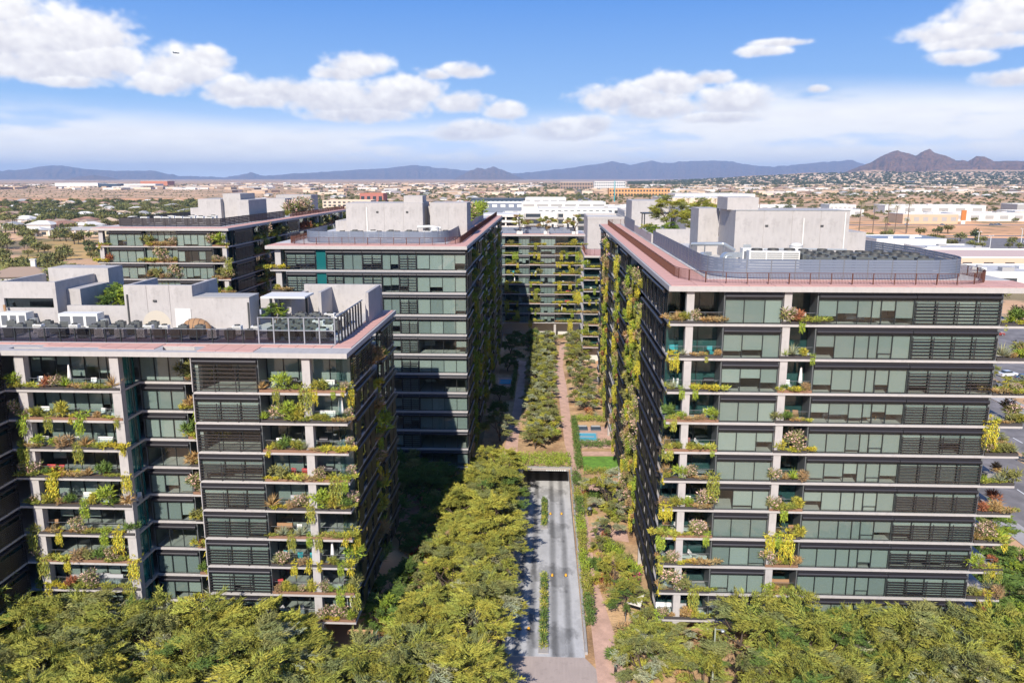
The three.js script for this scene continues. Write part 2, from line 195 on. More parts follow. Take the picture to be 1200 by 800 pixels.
// a feathery desert tree: forked tapered trunk, limbs, and sprays of fine leaves in drooping clumps
function treeParts(seed, H, Rc, tones, n, per, L = 0.5, w = 0.085, open = 0.15) {
  const r = rngOf(seed), lv = new Leaves(seed + 1), tr = new Acc(), tips = [];
  const forks = 3 + Math.floor(r() * 2), fy = H * 0.16;
  tr.bar([0, -0.15, 0], [0.1, fy, 0.05], [0.24 * H / 8, 0.19 * H / 8], 7);
  for (let k = 0; k < forks; k++) { const a = k / forks * 6.283 + r(), e = [Math.cos(a) * Rc * 0.38, H * (0.42 + r() * 0.12), Math.sin(a) * Rc * 0.38]; tr.bar([0.1, fy - 0.08, 0.05], e, [0.15 * H / 8, 0.09 * H / 8], 6);
    for (let q = 0; q < 3; q++) { const b = a + (q - 1) * 0.8 + (r() - 0.5) * 0.4, e2 = [Math.cos(b) * Rc * (0.62 + r() * 0.2), H * (0.58 + r() * 0.22), Math.sin(b) * Rc * (0.62 + r() * 0.2)]; tr.bar(e, e2, [0.08 * H / 8, 0.035 * H / 8], 5); tips.push(e2); } }
  const lobes = []; for (let k = 0; k < 7; k++) { const a = r() * 6.283; lobes.push([a, 0.8 + r() * 0.35]); }
  const nb = Math.round(n / 9.5);
  for (let b = 0; b < nb; b++) { // boughs: fans of drooping sprays with gaps between them
    const a = b * 2.39996 + (r() - 0.5) * 0.7, q = Math.sqrt((b + 0.5) / nb) * (0.9 + r() * 0.2); let lob = 0.84; for (const [la, s] of lobes) { const d = Math.abs(((a - la + 62.83) % 6.283) - 3.1416); if (d < 0.5) lob = Math.max(lob, s); }
    if (r() < open) continue;
    const rad = Rc * lob * q * 0.9, by = H * (0.94 - 0.42 * q * q) * (0.86 + r() * 0.2) - (r() < 0.2 ? H * 0.22 : 0), bxx = Math.cos(a) * rad, bz = Math.sin(a) * rad, tone = tones[Math.floor(r() * tones.length)], dir = a + (r() - 0.5) * 1.6;
    for (let e = 0; e < 11; e++) {
      const c = vary(tone, r, 0.22), cr = Rc * (0.09 + r() * 0.08), ta = dir + (r() - 0.5) * 1.5, tx = Math.cos(ta), tz = Math.sin(ta), droop = 0.35 - r() * 0.75, o = r() * Rc * 0.26, oa = r() * 6.283, x = bxx + Math.cos(oa) * o, z = bz + Math.sin(oa) * o, y = by + (r() - 0.6) * Rc * 0.2 - o * 0.25;
      for (let m = 0; m < per; m++) { const t = r(), s = (t - 0.2) * cr * 3.0, j = cr * 0.7 * (1 - 0.65 * t); lv.leaf(x + tx * s + (r() - 0.5) * j * 1.5, y + (r() - 0.5) * j * 1.2 + droop * s * (0.3 + t * 0.6), z + tz * s + (r() - 0.5) * j * 1.5, tx * 1.0 + (r() - 0.5) * 1.5, droop * 0.8 + 0.2 + (r() - 0.5) * 1.2, tz * 1.0 + (r() - 0.5) * 1.5, L * (0.4 + r()), w, c); }
    }
  }
  return [tr.build(), lv.build()];
}
function makeTree(name, label, category, parts, x, y, z, ry, s, group, mat = M.leaf) { const t = thing(name, label, category, x, y, z, ry, group); add(t, 'trunk', parts[0], M.bark); add(t, 'crown', parts[1], mat); if (s.length) t.scale.set(...s); else t.scale.setScalar(s); return t; }
function palmParts(seed, H, crown = 2.2) { const r = rngOf(seed), tr = new Acc(), lv = new Leaves(seed); let px = 0, pz = 0; for (let k = 0; k < 6; k++) { const nx = px + (r() - 0.5) * 0.12, nz = pz + (r() - 0.5) * 0.12; tr.bar([px, H * k / 6, pz], [nx, H * (k + 1) / 6 + 0.02, nz], [0.22 - k * 0.012, 0.21 - k * 0.012], 6); px = nx; pz = nz; }
  for (let k = 0; k < 26; k++) { const a = r() * 6.283, e = -0.5 + r() * 1.5; let x = px, y = H, z = pz, sl = e; for (let q = 0; q < 5; q++) { const L = crown / 5, dx = Math.cos(a) * Math.cos(sl), dy = Math.sin(sl), dz = Math.sin(a) * Math.cos(sl); for (const s of [-1, 1]) lv.leaf(x, y, z, dx + s * -Math.sin(a) * 0.9, dy - 0.25, dz + s * Math.cos(a) * 0.9, crown * 0.28, 0.12, vary(e < -0.2 ? C.dry : C.greyG, r)); lv.leaf(x, y, z, dx, dy, dz, L * 1.2, 0.14, C.greyG); x += dx * L; y += dy * L; z += dz * L; sl -= 0.35; } }
  return [tr.build(), lv.build()]; }

// planter plants: each kind in a few variants; base at the soil, front towards +z
const PL = {};
{
  const r = rngOf(77), mk = (kind, n, fn) => { PL[kind] = []; for (let k = 0; k < n; k++) { const l = new Leaves(900 + k * 13 + kind.length * 7); fn(l, k); PL[kind].push(l.build()); } };
  mk('trailing_vine', 5, (l, k) => { const w = 0.16 + 0.06 * k, drop = 0.6 + 0.24 * k, c = [C.yellow, C.oliveY, C.bright, C.olive, C.yellow][k]; for (let s = 0; s < 22 + 5 * k; s++) { const x = (r() - 0.5) * w * 2, len = drop * (0.45 + 0.55 * r()); for (let y = 0.18; y > -len; y -= 0.13) l.leaf(x + (r() - 0.5) * 0.12, y, 0.1 + r() * 0.22 + (y > 0 ? -0.15 : 0.05), (r() - 0.5), -0.9 + r() * 0.6, 0.5 * r() + 0.1, 0.19, 0.065, vary(c, r, 0.4)); } l.clump(0, 0.2, -0.05, w * 1.4, 70, 0.22, 0.07, c, 0.4, 0.5); });
  mk('planter_shrub', 5, (l, k) => { const c = [C.olive, C.green, C.oliveY, C.greyG, C.bright][k], R0 = 0.34 + 0.07 * k; for (let q = 0; q < 9; q++) { const a = r() * 6.283; l.clump(Math.cos(a) * R0 * 0.6, 0.2 + r() * R0 * 1.2, Math.sin(a) * R0 * 0.45, R0 * 0.5, 42, 0.26, 0.08, vary(c, r), 0.35); } });
  mk('flowering_shrub', 3, (l, k) => { const R0 = 0.45 + 0.12 * k; for (let q = 0; q < 11; q++) { const a = r() * 6.283, x = Math.cos(a) * R0 * 0.6, y = 0.25 + r() * R0 * 1.4, z = Math.sin(a) * R0 * 0.5; l.clump(x, y, z, R0 * 0.45, 34, 0.26, 0.075, vary(C.greyG, r), 0.35); l.clump(x, y + 0.08, z, R0 * 0.5, 24, 0.13, 0.10, vary(C.pink, r, 0.2), 0.3); } });
  mk('spiky_plant', 3, (l, k) => { const c = [C.silver, C.bright, C.dry][k]; for (let q = 0; q < 90; q++) { const a = r() * 6.283, e = 0.15 + r() * 1.3; l.leaf(0, 0.15, 0, Math.cos(a) * Math.cos(e), Math.sin(e), Math.sin(a) * Math.cos(e), 0.55 + r() * 0.35, 0.075, vary(c, r)); } });
  mk('groundcover', 4, (l, k) => { const c = [C.oliveY, C.dry, C.olive, C.yellow][k]; for (let q = 0; q < 16; q++) l.clump((r() - 0.5) * 1.7, 0.10 + r() * 0.1, (r() - 0.4) * 0.4, 0.2, 26, 0.2, 0.075, vary(c, r, 0.35), 0.45, 0.5); });
  mk('dry_shrub', 3, (l, k) => { const c = [C.dry, C.rust, [0.30, 0.20, 0.10]][k], R0 = 0.32 + 0.08 * k; for (let q = 0; q < 8; q++) { const a = r() * 6.283; l.clump(Math.cos(a) * R0 * 0.6, 0.16 + r() * R0 * 1.1, Math.sin(a) * R0 * 0.5, R0 * 0.5, 40, 0.26, 0.06, vary(c, r), 0.4); } });
}
const PLLOOK = { trailing_vine: ['narrow yellow trailing vine', 'olive yellow trailing vine', 'bright green trailing vine', 'long olive trailing vine', 'wide yellow trailing vine'], planter_shrub: ['small olive shrub', 'small green shrub', 'yellowish round shrub', 'grey green shrub', 'bright green shrub'], flowering_shrub: ['small pink flowering shrub', 'pink flowering shrub', 'large pink flowering shrub'], spiky_plant: ['silvery spiky plant', 'green spiky plant', 'straw coloured spiky plant'], groundcover: ['yellowish low groundcover', 'straw brown groundcover', 'olive low groundcover', 'bright yellow groundcover'], dry_shrub: ['straw brown shrub', 'rust red shrub', 'pale brown shrub'] };
const PLCAT = { trailing_vine: 'vine', planter_shrub: 'shrub', flowering_shrub: 'shrub', spiky_plant: 'plant', groundcover: 'groundcover', dry_shrub: 'shrub' };
const KINDS = ['trailing_vine', 'trailing_vine', 'planter_shrub', 'planter_shrub', 'groundcover', 'groundcover', 'groundcover', 'flowering_shrub', 'spiky_plant', 'dry_shrub'];
const plantCount = {};
const overflow = new Map(); // past 300 of a kind: gathered as stuff
function plant(x, y, z, ry, where, s = 1, kind) {
  kind = kind || pick(KINDS); const v = Math.floor(rnd() * PL[kind].length), n = plantCount[kind] = (plantCount[kind] || 0) + 1;
  s *= R(0.6, 1.45);
  if (n > 290) { const k = kind + v; if (!overflow.has(k)) overflow.set(k, []); overflow.get(k).push([x, y, z, ry + R(-0.3, 0.3), s, kind, v]); return; }
  const look = PLLOOK[kind][v];
  const m = solo(kind, PL[kind][v], M.leaf, `${look} in the planter, ${where}`, PLCAT[kind], x, y, z, ry + R(-0.3, 0.3), 'planter plants: ' + look + ', ' + where); m.scale.setScalar(s);
}
// ---------------------------------------------------------------- balcony furniture (front towards +z)
const FU = {};
function chairParts(g, m, wide = 0.62) { for (const s of [-1, 1]) bx(g, 'armrest', m[1], s * wide / 2 - 0.04, s * wide / 2 + 0.04, 0.0, 0.56, -0.34, 0.34); bx(g, 'seat', m[0], -wide / 2 + 0.045, wide / 2 - 0.045, 0.2, 0.42, -0.3, 0.34); const b = bx(g, 'backrest', m[0], -wide / 2 + 0.045, wide / 2 - 0.045, 0.30, 0.92, -0.40, -0.24); b.rotation.x = -0.18; }
function furniture(kind, x, y, z, ry, where, col) {
  const key = kind + col, names = { lounge_chair: ['patio lounge chair', 'chair'], outdoor_sofa: ['outdoor sofa', 'sofa'], patio_table: ['low patio table', 'table'], sun_lounger: ['reclining sun lounger', 'sun lounger'], folded_parasol: ['folded patio parasol', 'parasol'], barbecue: ['lidded barbecue', 'barbecue'] };
  const cols = { white: [M.cushion, M.alu], grey: [M.cushionGrey, M.steel], red: [M.red, M.frame], teal: [M.tealC, M.frame], brown: [M.brownC, M.brownC], orange: [M.orangeC, M.wood], wood: [M.wood, M.wood], black: [M.black, M.black] }, m = cols[col];
  const inn = where.startsWith('indoors'), label = `${col} ${inn ? { outdoor_sofa: 'living room sofa', patio_table: 'low table', lounge_chair: 'armchair' }[kind] : names[kind][0]}, ${where}`, group = `balcony furniture: ${label}`;
  if (FU[key]) { const c = FU[key].clone(); c.name = numbered(kind); scene.add(c); c.position.set(x, y, z); c.rotation.y = ry; c.userData = { label, category: names[kind][1], group }; return; }
  const g = FU[key] = thing(kind, label, names[kind][1], x, y, z, ry, group);
  if (kind === 'lounge_chair') chairParts(g, m);
  if (kind === 'outdoor_sofa') { chairParts(g, m, 1.7); bx(g, 'cushion', m[0], -0.7, -0.02, 0.425, 0.52, -0.2, 0.3); bx(g, 'cushion', m[0], 0.02, 0.7, 0.425, 0.52, -0.2, 0.3); }
  if (kind === 'patio_table') { bx(g, 'table_top', m[0], -0.5, 0.5, 0.42, 0.48, -0.35, 0.35); for (const a of [-1, 1]) for (const b of [-1, 1]) bx(g, 'leg', m[1], a * 0.44 - 0.03, a * 0.44 + 0.03, 0, 0.42, b * 0.29 - 0.03, b * 0.29 + 0.03); }
  if (kind === 'sun_lounger') { bx(g, 'seat', m[0], -0.34, 0.34, 0.26, 0.36, -0.5, 1.0); const b = bx(g, 'backrest', m[0], -0.34, 0.34, 0.28, 1.02, -0.62, -0.52); b.rotation.x = -0.7; b.position.z = -0.7; b.position.y = 0.55; for (const a of [-1, 1]) for (const q of [-0.4, 0.9]) bx(g, 'leg', m[1], a * 0.3 - 0.025, a * 0.3 + 0.025, 0, 0.26, q - 0.025, q + 0.025); }
  if (kind === 'folded_parasol') { add(g, 'pole', new THREE.CylinderGeometry(0.03, 0.03, 2.3, 6), M.alu, 0, 1.15, 0); add(g, 'canopy', new THREE.LatheGeometry([[0.03, 2.35], [0.09, 2.2], [0.16, 1.5], [0.22, 0.75], [0.16, 0.7], [0.04, 0.72]].map(p => new THREE.Vector2(...p)), 9), m[0]); add(g, 'base', new THREE.CylinderGeometry(0.25, 0.28, 0.08, 10), M.steel, 0, 0.04, 0); }
  if (kind === 'barbecue') { bx(g, 'cabinet', m[0], -0.55, 0.55, 0, 0.85, -0.28, 0.28); const l = add(g, 'lid', new THREE.CylinderGeometry(0.3, 0.3, 1.0, 12, 1, false, 0, Math.PI), m[0], 0, 0.852, 0); l.rotation.set(0, 0, Math.PI / 2); bx(g, 'side_shelf', M.steel, 0.551, 0.85, 0.78, 0.83, -0.25, 0.25); }
}
// ---------------------------------------------------------------- facade system
const LEVELS = [4.60, 7.65, 10.73, 13.82, 16.90, 19.98, 23.06, 26.14, 29.24, 32.65, 36.05];
const ORD = ['top', 'second', 'third', 'fourth', 'fifth', 'sixth', 'seventh', 'eighth', 'ninth', 'tenth', 'lowest'];
const T2 = 0.11; // half a slab
function facade(B, x0, z0, th) { const c = Math.cos(th), s = Math.sin(th); return { at: (name, u, y) => node(B, name, x0 + u * c - B.position.x, y, z0 - u * s - B.position.z, th), world: (u, w) => [x0 + u * c + w * s, z0 - u * s + w * c], th }; }
// glass wall in local axes: from x 0..w, y 0..h, at depth z (towards the inside is -z)
function glazing(P, x0, x1, y0, y1, z, cuts, o) {
  const w = x1 - x0, fr = new Acc(), merged = !o.fine, gl = new Acc(), bl = new Acc(); let edges = [0]; for (const c of cuts) edges.push(c); if (edges[edges.length - 1] !== 1) edges.push(1);
  fr.box(x0, x1, y0, y0 + 0.07, z - 0.05, z + 0.04); fr.box(x0, x1, y1 - 0.07, y1, z - 0.05, z + 0.04);
  const t = 0.03;
  for (let k = 0; k < edges.length; k++) { const x = clamp(x0 + w * edges[k], x0 + t, x1 - t); fr.box(x - t, x + t, y0 + 0.07, y1 - 0.07, z - 0.06, z + 0.05); }
  const all = rnd(), style = all < o.closed ? 1 : all < o.closed + 0.12 ? 0.55 : 0, bm = pick([M.blindA, M.blindA, M.blindB, M.blindC]);
  for (let k = 0; k + 1 < edges.length; k++) {
    const a = x0 + w * edges[k] + t + 0.005, b = x0 + w * edges[k + 1] - t - 0.005; if (b - a < 0.05) continue;
    if (merged) gl.box(a, b, y0 + 0.075, y1 - 0.075, z - 0.012, z + 0.0); else bx(P, 'pane', o.mat || M.glass, a, b, y0 + 0.075, y1 - 0.075, z - 0.012, z);
    let f = style === 1 ? (rnd() < 0.8 ? 1 : R(0.5, 0.95)) : style > 0 ? R(0.3, 0.8) : rnd() < 0.2 ? R(0.3, 1) : 0; if (f > 0.97) f = 1;
    const bq = rnd() < 0.25 ? pick([M.blindA, M.blindB, M.blindC]) : bm; if (f > 0) { const yb = y1 - 0.1 - (y1 - y0 - 0.2) * f; if (merged) bl.box(a, b, yb, y1 - 0.1, z - 0.15, z - 0.14); else bx(P, 'blind', bq, a - 0.0, b, yb, y1 - 0.1, z - 0.15, z - 0.14); }
    if (o.sash === k) { fr.box(a, b, y0 + 0.55, y0 + 0.60, z - 0.03, z + 0.045); fr.box(a, a + 0.05, y0 + 0.10, y0 + 0.55, z - 0.03, z + 0.045); fr.box(b - 0.05, b, y0 + 0.10, y0 + 0.55, z - 0.03, z + 0.045); }
  }
  fr.mesh(P, 'window_frame', M.frame);
  if (merged) { gl.mesh(P, 'glazing', o.mat || M.glass); bl.mesh(P, 'blind', bm); }
  return style;
}
function header(P, x0, x1, h, tz = -0.06) { // black blind housing with its roller tube
  const hh = 0.74; bx(P, 'header_panel', M.black, x0, x1, h - hh, h - 0.004, -0.34, -0.2);
  const g = 'tube' + Math.round((x1 - x0) * 1000); let t = geoCache.get(g); if (!t) { t = new THREE.CylinderGeometry(0.19, 0.19, x1 - x0, 10); t.rotateZ(Math.PI / 2); geoCache.set(g, t); }
  add(P, 'roller_tube', t, M.black, (x0 + x1) / 2, h - 0.48, tz);
  return h - hh - 0.003;
}
function slats(P, x0, x1, y0, y1, n, z, fine, posts) {
  const a = new Acc(); for (let k = 0; k < n; k++) { const y = y0 + (y1 - y0) * (k + 0.5) / n; if (fine) bx(P, 'slat', M.slat, x0, x1, y - 0.052, y + 0.052, z - 0.03, z + 0.012); else a.box(x0, x1, y - 0.07, y + 0.07, z - 0.03, z + 0.012); }
  if (!fine) a.mesh(P, 'louver_screen', M.slat);
  const q = new Acc(); for (let k = 0; k <= posts; k++) { const x = mix(x0 + 0.04, x1 - 0.04, k / posts); if (fine) bx(P, 'slat_post', M.black, x - 0.035, x + 0.035, y0 - 0.12, y1 + 0.02, z - 0.09, z - 0.035); else q.box(x - 0.035, x + 0.035, y0 - 0.12, y1 + 0.02, z - 0.09, z - 0.035); } q.mesh(P, 'slat_frame', M.black);
}
// one floor of one bay; types: G glass, V glass behind louvers, B recessed balcony, P planted side bay
function bay(B, F, type, u, w, y, h, o) {
  const names = { G: 'window_bay', V: 'louvered_bay', B: 'balcony', P: 'planted_balcony', T: 'teal_glass_bay', W: 'wing_bay' };
  const P = F.at(names[type], u, y), fine = !!o.fine, where = o.where;
  if (type === 'G') { const top = header(P, 0.03, w - 0.03, h); glazing(P, 0.03, w - 0.03, 0.005, top, -0.24, o.cuts || [0.34, 0.7], { fine, closed: o.closed ?? 0.72, sash: o.sash }); if (o.inside && rnd() < 0.5) roomThings(F, u, w, y, where); }
  else if (type === 'V') { const top = o.plainTop ? h : header(P, 0.03, w - 0.03, h, o.side ? 0.16 : -0.06); glazing(P, 0.03, w - 0.03, 0.005, top, -0.24, o.cuts || [0.25, 0.5, 0.75], { fine, closed: 0.8, mat: o.glass }); const full = rnd(); if (o.side) { const m = Math.max(1, Math.round(w / 3.2)), pw = w / m, sh = R(0, 0.35) * pw; for (let q = 0; q < m; q++) { const a = q * pw + sh * (q % 2 ? 1 : 0.3); slats(P, a + 0.02, Math.min(w - 0.02, a + pw * R(0.55, 0.72)), 0.1, top - 0.08, 9, 0.13, false, 1); } } else slats(P, 0.02, w - 0.02, o.low ?? 0.28, top - (full < 0.3 ? 0.05 : 0.22), o.n || 6, o.inset ?? 0.08, fine, o.posts || 4); }
  else if (type === 'T') { bx(P, 'teal_pane', M.teal, 0.02, w - 0.02, 0.01, h - 0.01, -0.42, -0.4); }
  else { // balcony: glass wall set back, planter at the slab edge, rail behind it
    const d = o.depth || 2.3, cuts = o.cuts || [0.3, 0.55, 0.8];
    glazing(P, 0.03, w - 0.03, 0.005, h - 0.005, -d, cuts, { fine, closed: o.closed ?? 0.45, mat: o.glass });
    if (!o.noPlanter) {
      const a = new Acc(), pw = o.pw || 0.62; a.box(0.02, w - 0.02, 0.0, 0.30, -0.06, -0.02); a.box(0.02, w - 0.02, 0.0, 0.30, -pw, -pw + 0.04); a.mesh(P, 'planter', rnd() < 0.5 ? M.planter : M.planterDark); bx(P, 'soil', M.soil, 0.021, w - 0.021, 0.0, 0.23, -pw + 0.041, -0.061);
      const rl = new Acc(); rl.box(0.02, w - 0.02, 1.02, 1.06, -pw - 0.1, -pw - 0.06); const nn = Math.max(2, Math.round(w / 1.5)); for (let k = 0; k <= nn; k++) { const x = mix(0.04, w - 0.04, k / nn); rl.box(x - 0.02, x + 0.02, 0, 1.02, -pw - 0.095, -pw - 0.065); } rl.mesh(P, 'railing', M.steel);
      if (fine) bx(P, 'railing_glass', M.railGlass, 0.03, w - 0.03, 0.08, 1.0, -pw - 0.06, -pw - 0.05);
      const np = o.plants ?? Math.round(w * 1.0);
      for (let k = 0; k < np; k++) { const uu = u + w * (k + 0.2 + rnd() * 0.6) / np, kind = o.kinds ? pick(o.kinds) : undefined, [px, pz] = F.world(uu, -0.2); plant(px, y + 0.22, pz, F.th, where, (o.ps || 1) * 1.22, kind); }
    }
    if (o.furn) furnish(F, u, w, y, d, where, o.furn);
  }
  return P;
}
function furnish(F, u, w, y, d, where, n) {
  const col = pick(['white', 'white', 'white', 'grey', 'grey', 'brown', 'wood', 'black', 'teal', 'orange', 'red']);
  for (let k = 0; k < n; k++) { if (rnd() < 0.15) continue; const uu = u + w * (k + 0.3 + rnd() * 0.4) / n, [x, z] = F.world(uu, -1.05 - rnd() * Math.max(0.05, d - 2.0)); const t = rnd(), c = rnd() < 0.75 ? col : pick(['white', 'grey', 'wood']);
    if (t < 0.42) furniture('lounge_chair', x, y, z, F.th + R(-0.5, 0.5), where, c === 'wood' ? 'wood' : c); else if (t < 0.58) furniture('outdoor_sofa', x, y, z, F.th, where, c === 'black' ? 'grey' : c); else if (t < 0.8) furniture('patio_table', x, y, z, F.th + R(-0.2, 0.2), where, ['white', 'wood', 'grey', 'black'].includes(c) ? c : 'wood'); else if (t < 0.9) furniture('sun_lounger', x, y, z, F.th + 1.3, where, 'white'); else if (t < 0.95) furniture('barbecue', x, y, z - 0.2, F.th, where, 'black'); else furniture('folded_parasol', x, y, z, 0, where, 'white'); }
}
function roomThings(F, u, w, y, where) { const [x, z] = F.world(u + w * R(0.2, 0.5), -2.4), [x2, z2] = F.world(u + w * R(0.6, 0.85), -1.9); furniture('outdoor_sofa', x, y, z, F.th + pick([0, 1.57]), 'indoors, ' + where, pick(['white', 'grey'])); if (rnd() < 0.6) furniture('patio_table', x2, y, z2, F.th, 'indoors, ' + where, 'wood'); if (rnd() < 0.4) furniture('lounge_chair', x2, y, z2 - 1.0, F.th + 0.6, 'indoors, ' + where, pick(['orange', 'white', 'teal'])); }
function tower(name, label, cx, cz) { const B = thing(name, label, 'building', cx, 0, cz); B.rel = (x, z) => [x - cx, z - cz]; return B; }
const relPts = (B, pts) => pts.map(([x, z]) => B.rel(x, z));
function slabs(B, outline, levels, roofY, roofOut) { // concrete floor plates
  const g = prism(relPts(B, outline), -T2, T2); for (const y of levels) add(B, 'floor_slab', g, M.slab, 0, y, 0);
  add(B, 'roof_slab', prism(relPts(B, roofOut || outline), 0, 0.5), M.slab, 0, roofY, 0);
}
function block(B, name, mat, x0, x1, y0, y1, z0, z1) { return bx(B, name, mat, x0 - B.position.x, x1 - B.position.x, y0, y1, z0 - B.position.z, z1 - B.position.z); }
// a concrete box faced with n cast panels on its camera-side wall, open joints between them
function panelled(B, x0, x1, y0, y1, z0, z1, n) { block(B, 'penthouse_wall', M.concrete, x0, x1, y0, y1, z0, z1 - 0.05); for (let k = 0; k < n; k++) block(B, 'wall_panel', M.concrete, mix(x0, x1, k / n) + (k ? 0.03 : 0), mix(x0, x1, (k + 1) / n) - (k < n - 1 ? 0.03 : 0), y0, y1 - 0.004, z1 - 0.049, z1); }
// deck of roof panels laid with open joints
function deck(B, x0, x1, z0, z1, y, size, mat = M.pink) { const nx = Math.max(1, Math.round((x1 - x0) / size)), nz = Math.max(1, Math.round((z1 - z0) / size)); for (let i = 0; i < nx; i++) for (let j = 0; j < nz; j++) block(B, 'roof_panel', mat, mix(x0, x1, i / nx) + 0.025, mix(x0, x1, (i + 1) / nx) - 0.025, y, y + 0.05, mix(z0, z1, j / nz) + 0.025, mix(z0, z1, (j + 1) / nz) - 0.025); }
function railing(B, path, y, h, mat, postStep) { const p = relPts(B, path), g = node(B, 'roof_railing', 0, y, 0); add(g, 'top_rail', ribbon(p, h - 0.05, h, 0.06), mat); const post = boxG(0.08, h - 0.05, 0.08); for (const [x, z, a] of along(p, postStep)) add(g, 'post', post, mat, x, (h - 0.05) / 2, z, a); const acc = new Acc(), bar = boxG(0.02, h - 0.14, 0.03), m4 = new THREE.Matrix4(); for (const [x, z, a] of along(p, 0.14)) acc.geo(bar, m4.makeRotationY(a).setPosition(x, 0.045 + (h - 0.14) / 2, z)); acc.mesh(g, 'bars', mat); }
function screenWall(B, path, y, h, mat, n, postMat, name = 'roof_screen') { const p = relPts(B, path), g = node(B, name, 0, y, 0); for (let k = 0; k < n; k++) add(g, 'slat', ribbon(p, 0.1 + (h - 0.1) * k / n, 0.1 + (h - 0.1) * (k + 0.9) / n, 0.05), mat); const post = boxG(0.09, h, 0.09); for (const [x, z, a] of along(p, 2.4)) add(g, 'post', post, postMat, x - Math.sin(a) * 0.0, h / 2, z, a); }
// ---------------------------------------------------------------- the towers
function column(B, x0, x1, y0, y1, z0, z1) { block(B, 'column', M.concrete, x0, x1, y0, y1, z0, z1); }
function levelsOf(top) { return LEVELS.filter((y) => y < top - 2); }
function storeys(levels, roofY, fn) { for (let k = 0; k < levels.length; k++) { const next = k + 1 < levels.length ? levels[k + 1] - T2 : roofY; fn(levels[k] + T2 + 0.002, next - levels[k] - T2 - 0.004, ORD[Math.min(10, levels.length - 1 - k)], k); } }
// --- rooftop machines
const proto = {};
function condenser(x, y, z, ry, label, group, mat = 'unit', s = 1) { const k = 'c' + mat; if (proto[k]) return copyOf(proto[k], label, x, y, z, ry, s, group);
  const g = proto[k] = thing('rooftop_condenser', label, 'air conditioner', x, y, z, ry, group); bx(g, 'cabinet', M[mat], -0.7, 0.7, 0.18, 1.5, -0.5, 0.5); for (const a of [-1, 1]) bx(g, 'skid', M.steel, a * 0.5 - 0.06, a * 0.5 + 0.06, 0, 0.178, -0.55, 0.55); add(g, 'fan_cowl', new THREE.CylinderGeometry(0.42, 0.46, 0.16, 14, 1, true), M.fan, 0, 1.58, 0); const f = new Acc(); for (let i = 0; i < 4; i++) f.geo(boxG(0.8, 0.02, 0.14), new THREE.Matrix4().makeRotationY(i * 0.785).setPosition(0, 1.55, 0)); f.mesh(g, 'fan_blades', M.galv); const gr = new Acc(); for (let i = 0; i < 7; i++) gr.box(-0.6, 0.6, 0.32 + i * 0.16, 0.38 + i * 0.16, 0.502, 0.52); gr.mesh(g, 'coil_grille', M.fan); g.scale.setScalar(s); return g; }
function airHandler(x, y, z, ry, label, group, w = 2.4) { const g = thing('air_handler', label, 'air conditioner', x, y, z, ry, group); bx(g, 'cabinet', M.unitLight, -w / 2, w / 2, 0.2, 1.9, -0.7, 0.7); for (let i = 0; i < 3; i++) bx(g, 'louver_panel', M.steel, -w / 2 + 0.15 + i * w / 3, -w / 2 - 0.15 + (i + 1) * w / 3, 0.5, 1.6, 0.702, 0.72); bx(g, 'base', M.steel, -w / 2, w / 2, 0, 0.198, -0.6, 0.6); bx(g, 'duct', M.galv, w / 2 + 0.002, w / 2 + 0.7, 0.6, 1.2, -0.3, 0.3); return g; }
function tank(x, y, z, h, r, label, mat) { const g = thing('water_tank', label, 'tank', x, y, z); add(g, 'shell', new THREE.LatheGeometry([[0, h], [r * 0.6, h * 0.98], [r, h * 0.88], [r, 0.15], [r * 0.9, 0]].map((p) => new THREE.Vector2(...p)), 18), mat); add(g, 'rim', new THREE.TorusGeometry(r, 0.03, 6, 20).rotateX(Math.PI / 2), M.steel, 0, h * 0.86, 0); return g; }
function blower(x, y, z, ry, label) { const g = thing('exhaust_blower', label, 'blower', x, y, z, ry); add(g, 'scroll', new THREE.CylinderGeometry(0.85, 0.85, 0.7, 18).rotateX(Math.PI / 2), M.galv, 0, 1.05, 0); bx(g, 'outlet', M.galv, 0.2, 1.6, 1.3, 1.85, -0.34, 0.34); bx(g, 'motor', M.unit, -1.5, -0.87, 0.5, 1.1, -0.3, 0.3); bx(g, 'base', M.steel, -1.6, 1.0, 0, 0.2, -0.5, 0.5); add(g, 'inlet', new THREE.TorusGeometry(0.5, 0.1, 8, 18), M.galv, 0, 1.05, 0.36); return g; }
function duct(pts, r, label, mat = M.galv) { const c = new THREE.CatmullRomCurve3(pts.map((p) => new THREE.Vector3(...p)), false, 'catmullrom', 0.05); const g = thing('rooftop_duct', label, 'duct', 0, 0, 0); add(g, 'pipe', new THREE.TubeGeometry(c, 24, r, 8), mat); const a = new Acc(); for (const p of pts) a.box(p[0] - 0.06, p[0] + 0.06, p[1] - 1.0, p[1] - r + 0.02, p[2] - 0.06, p[2] + 0.06); a.mesh(g, 'support', M.steel); return g; }

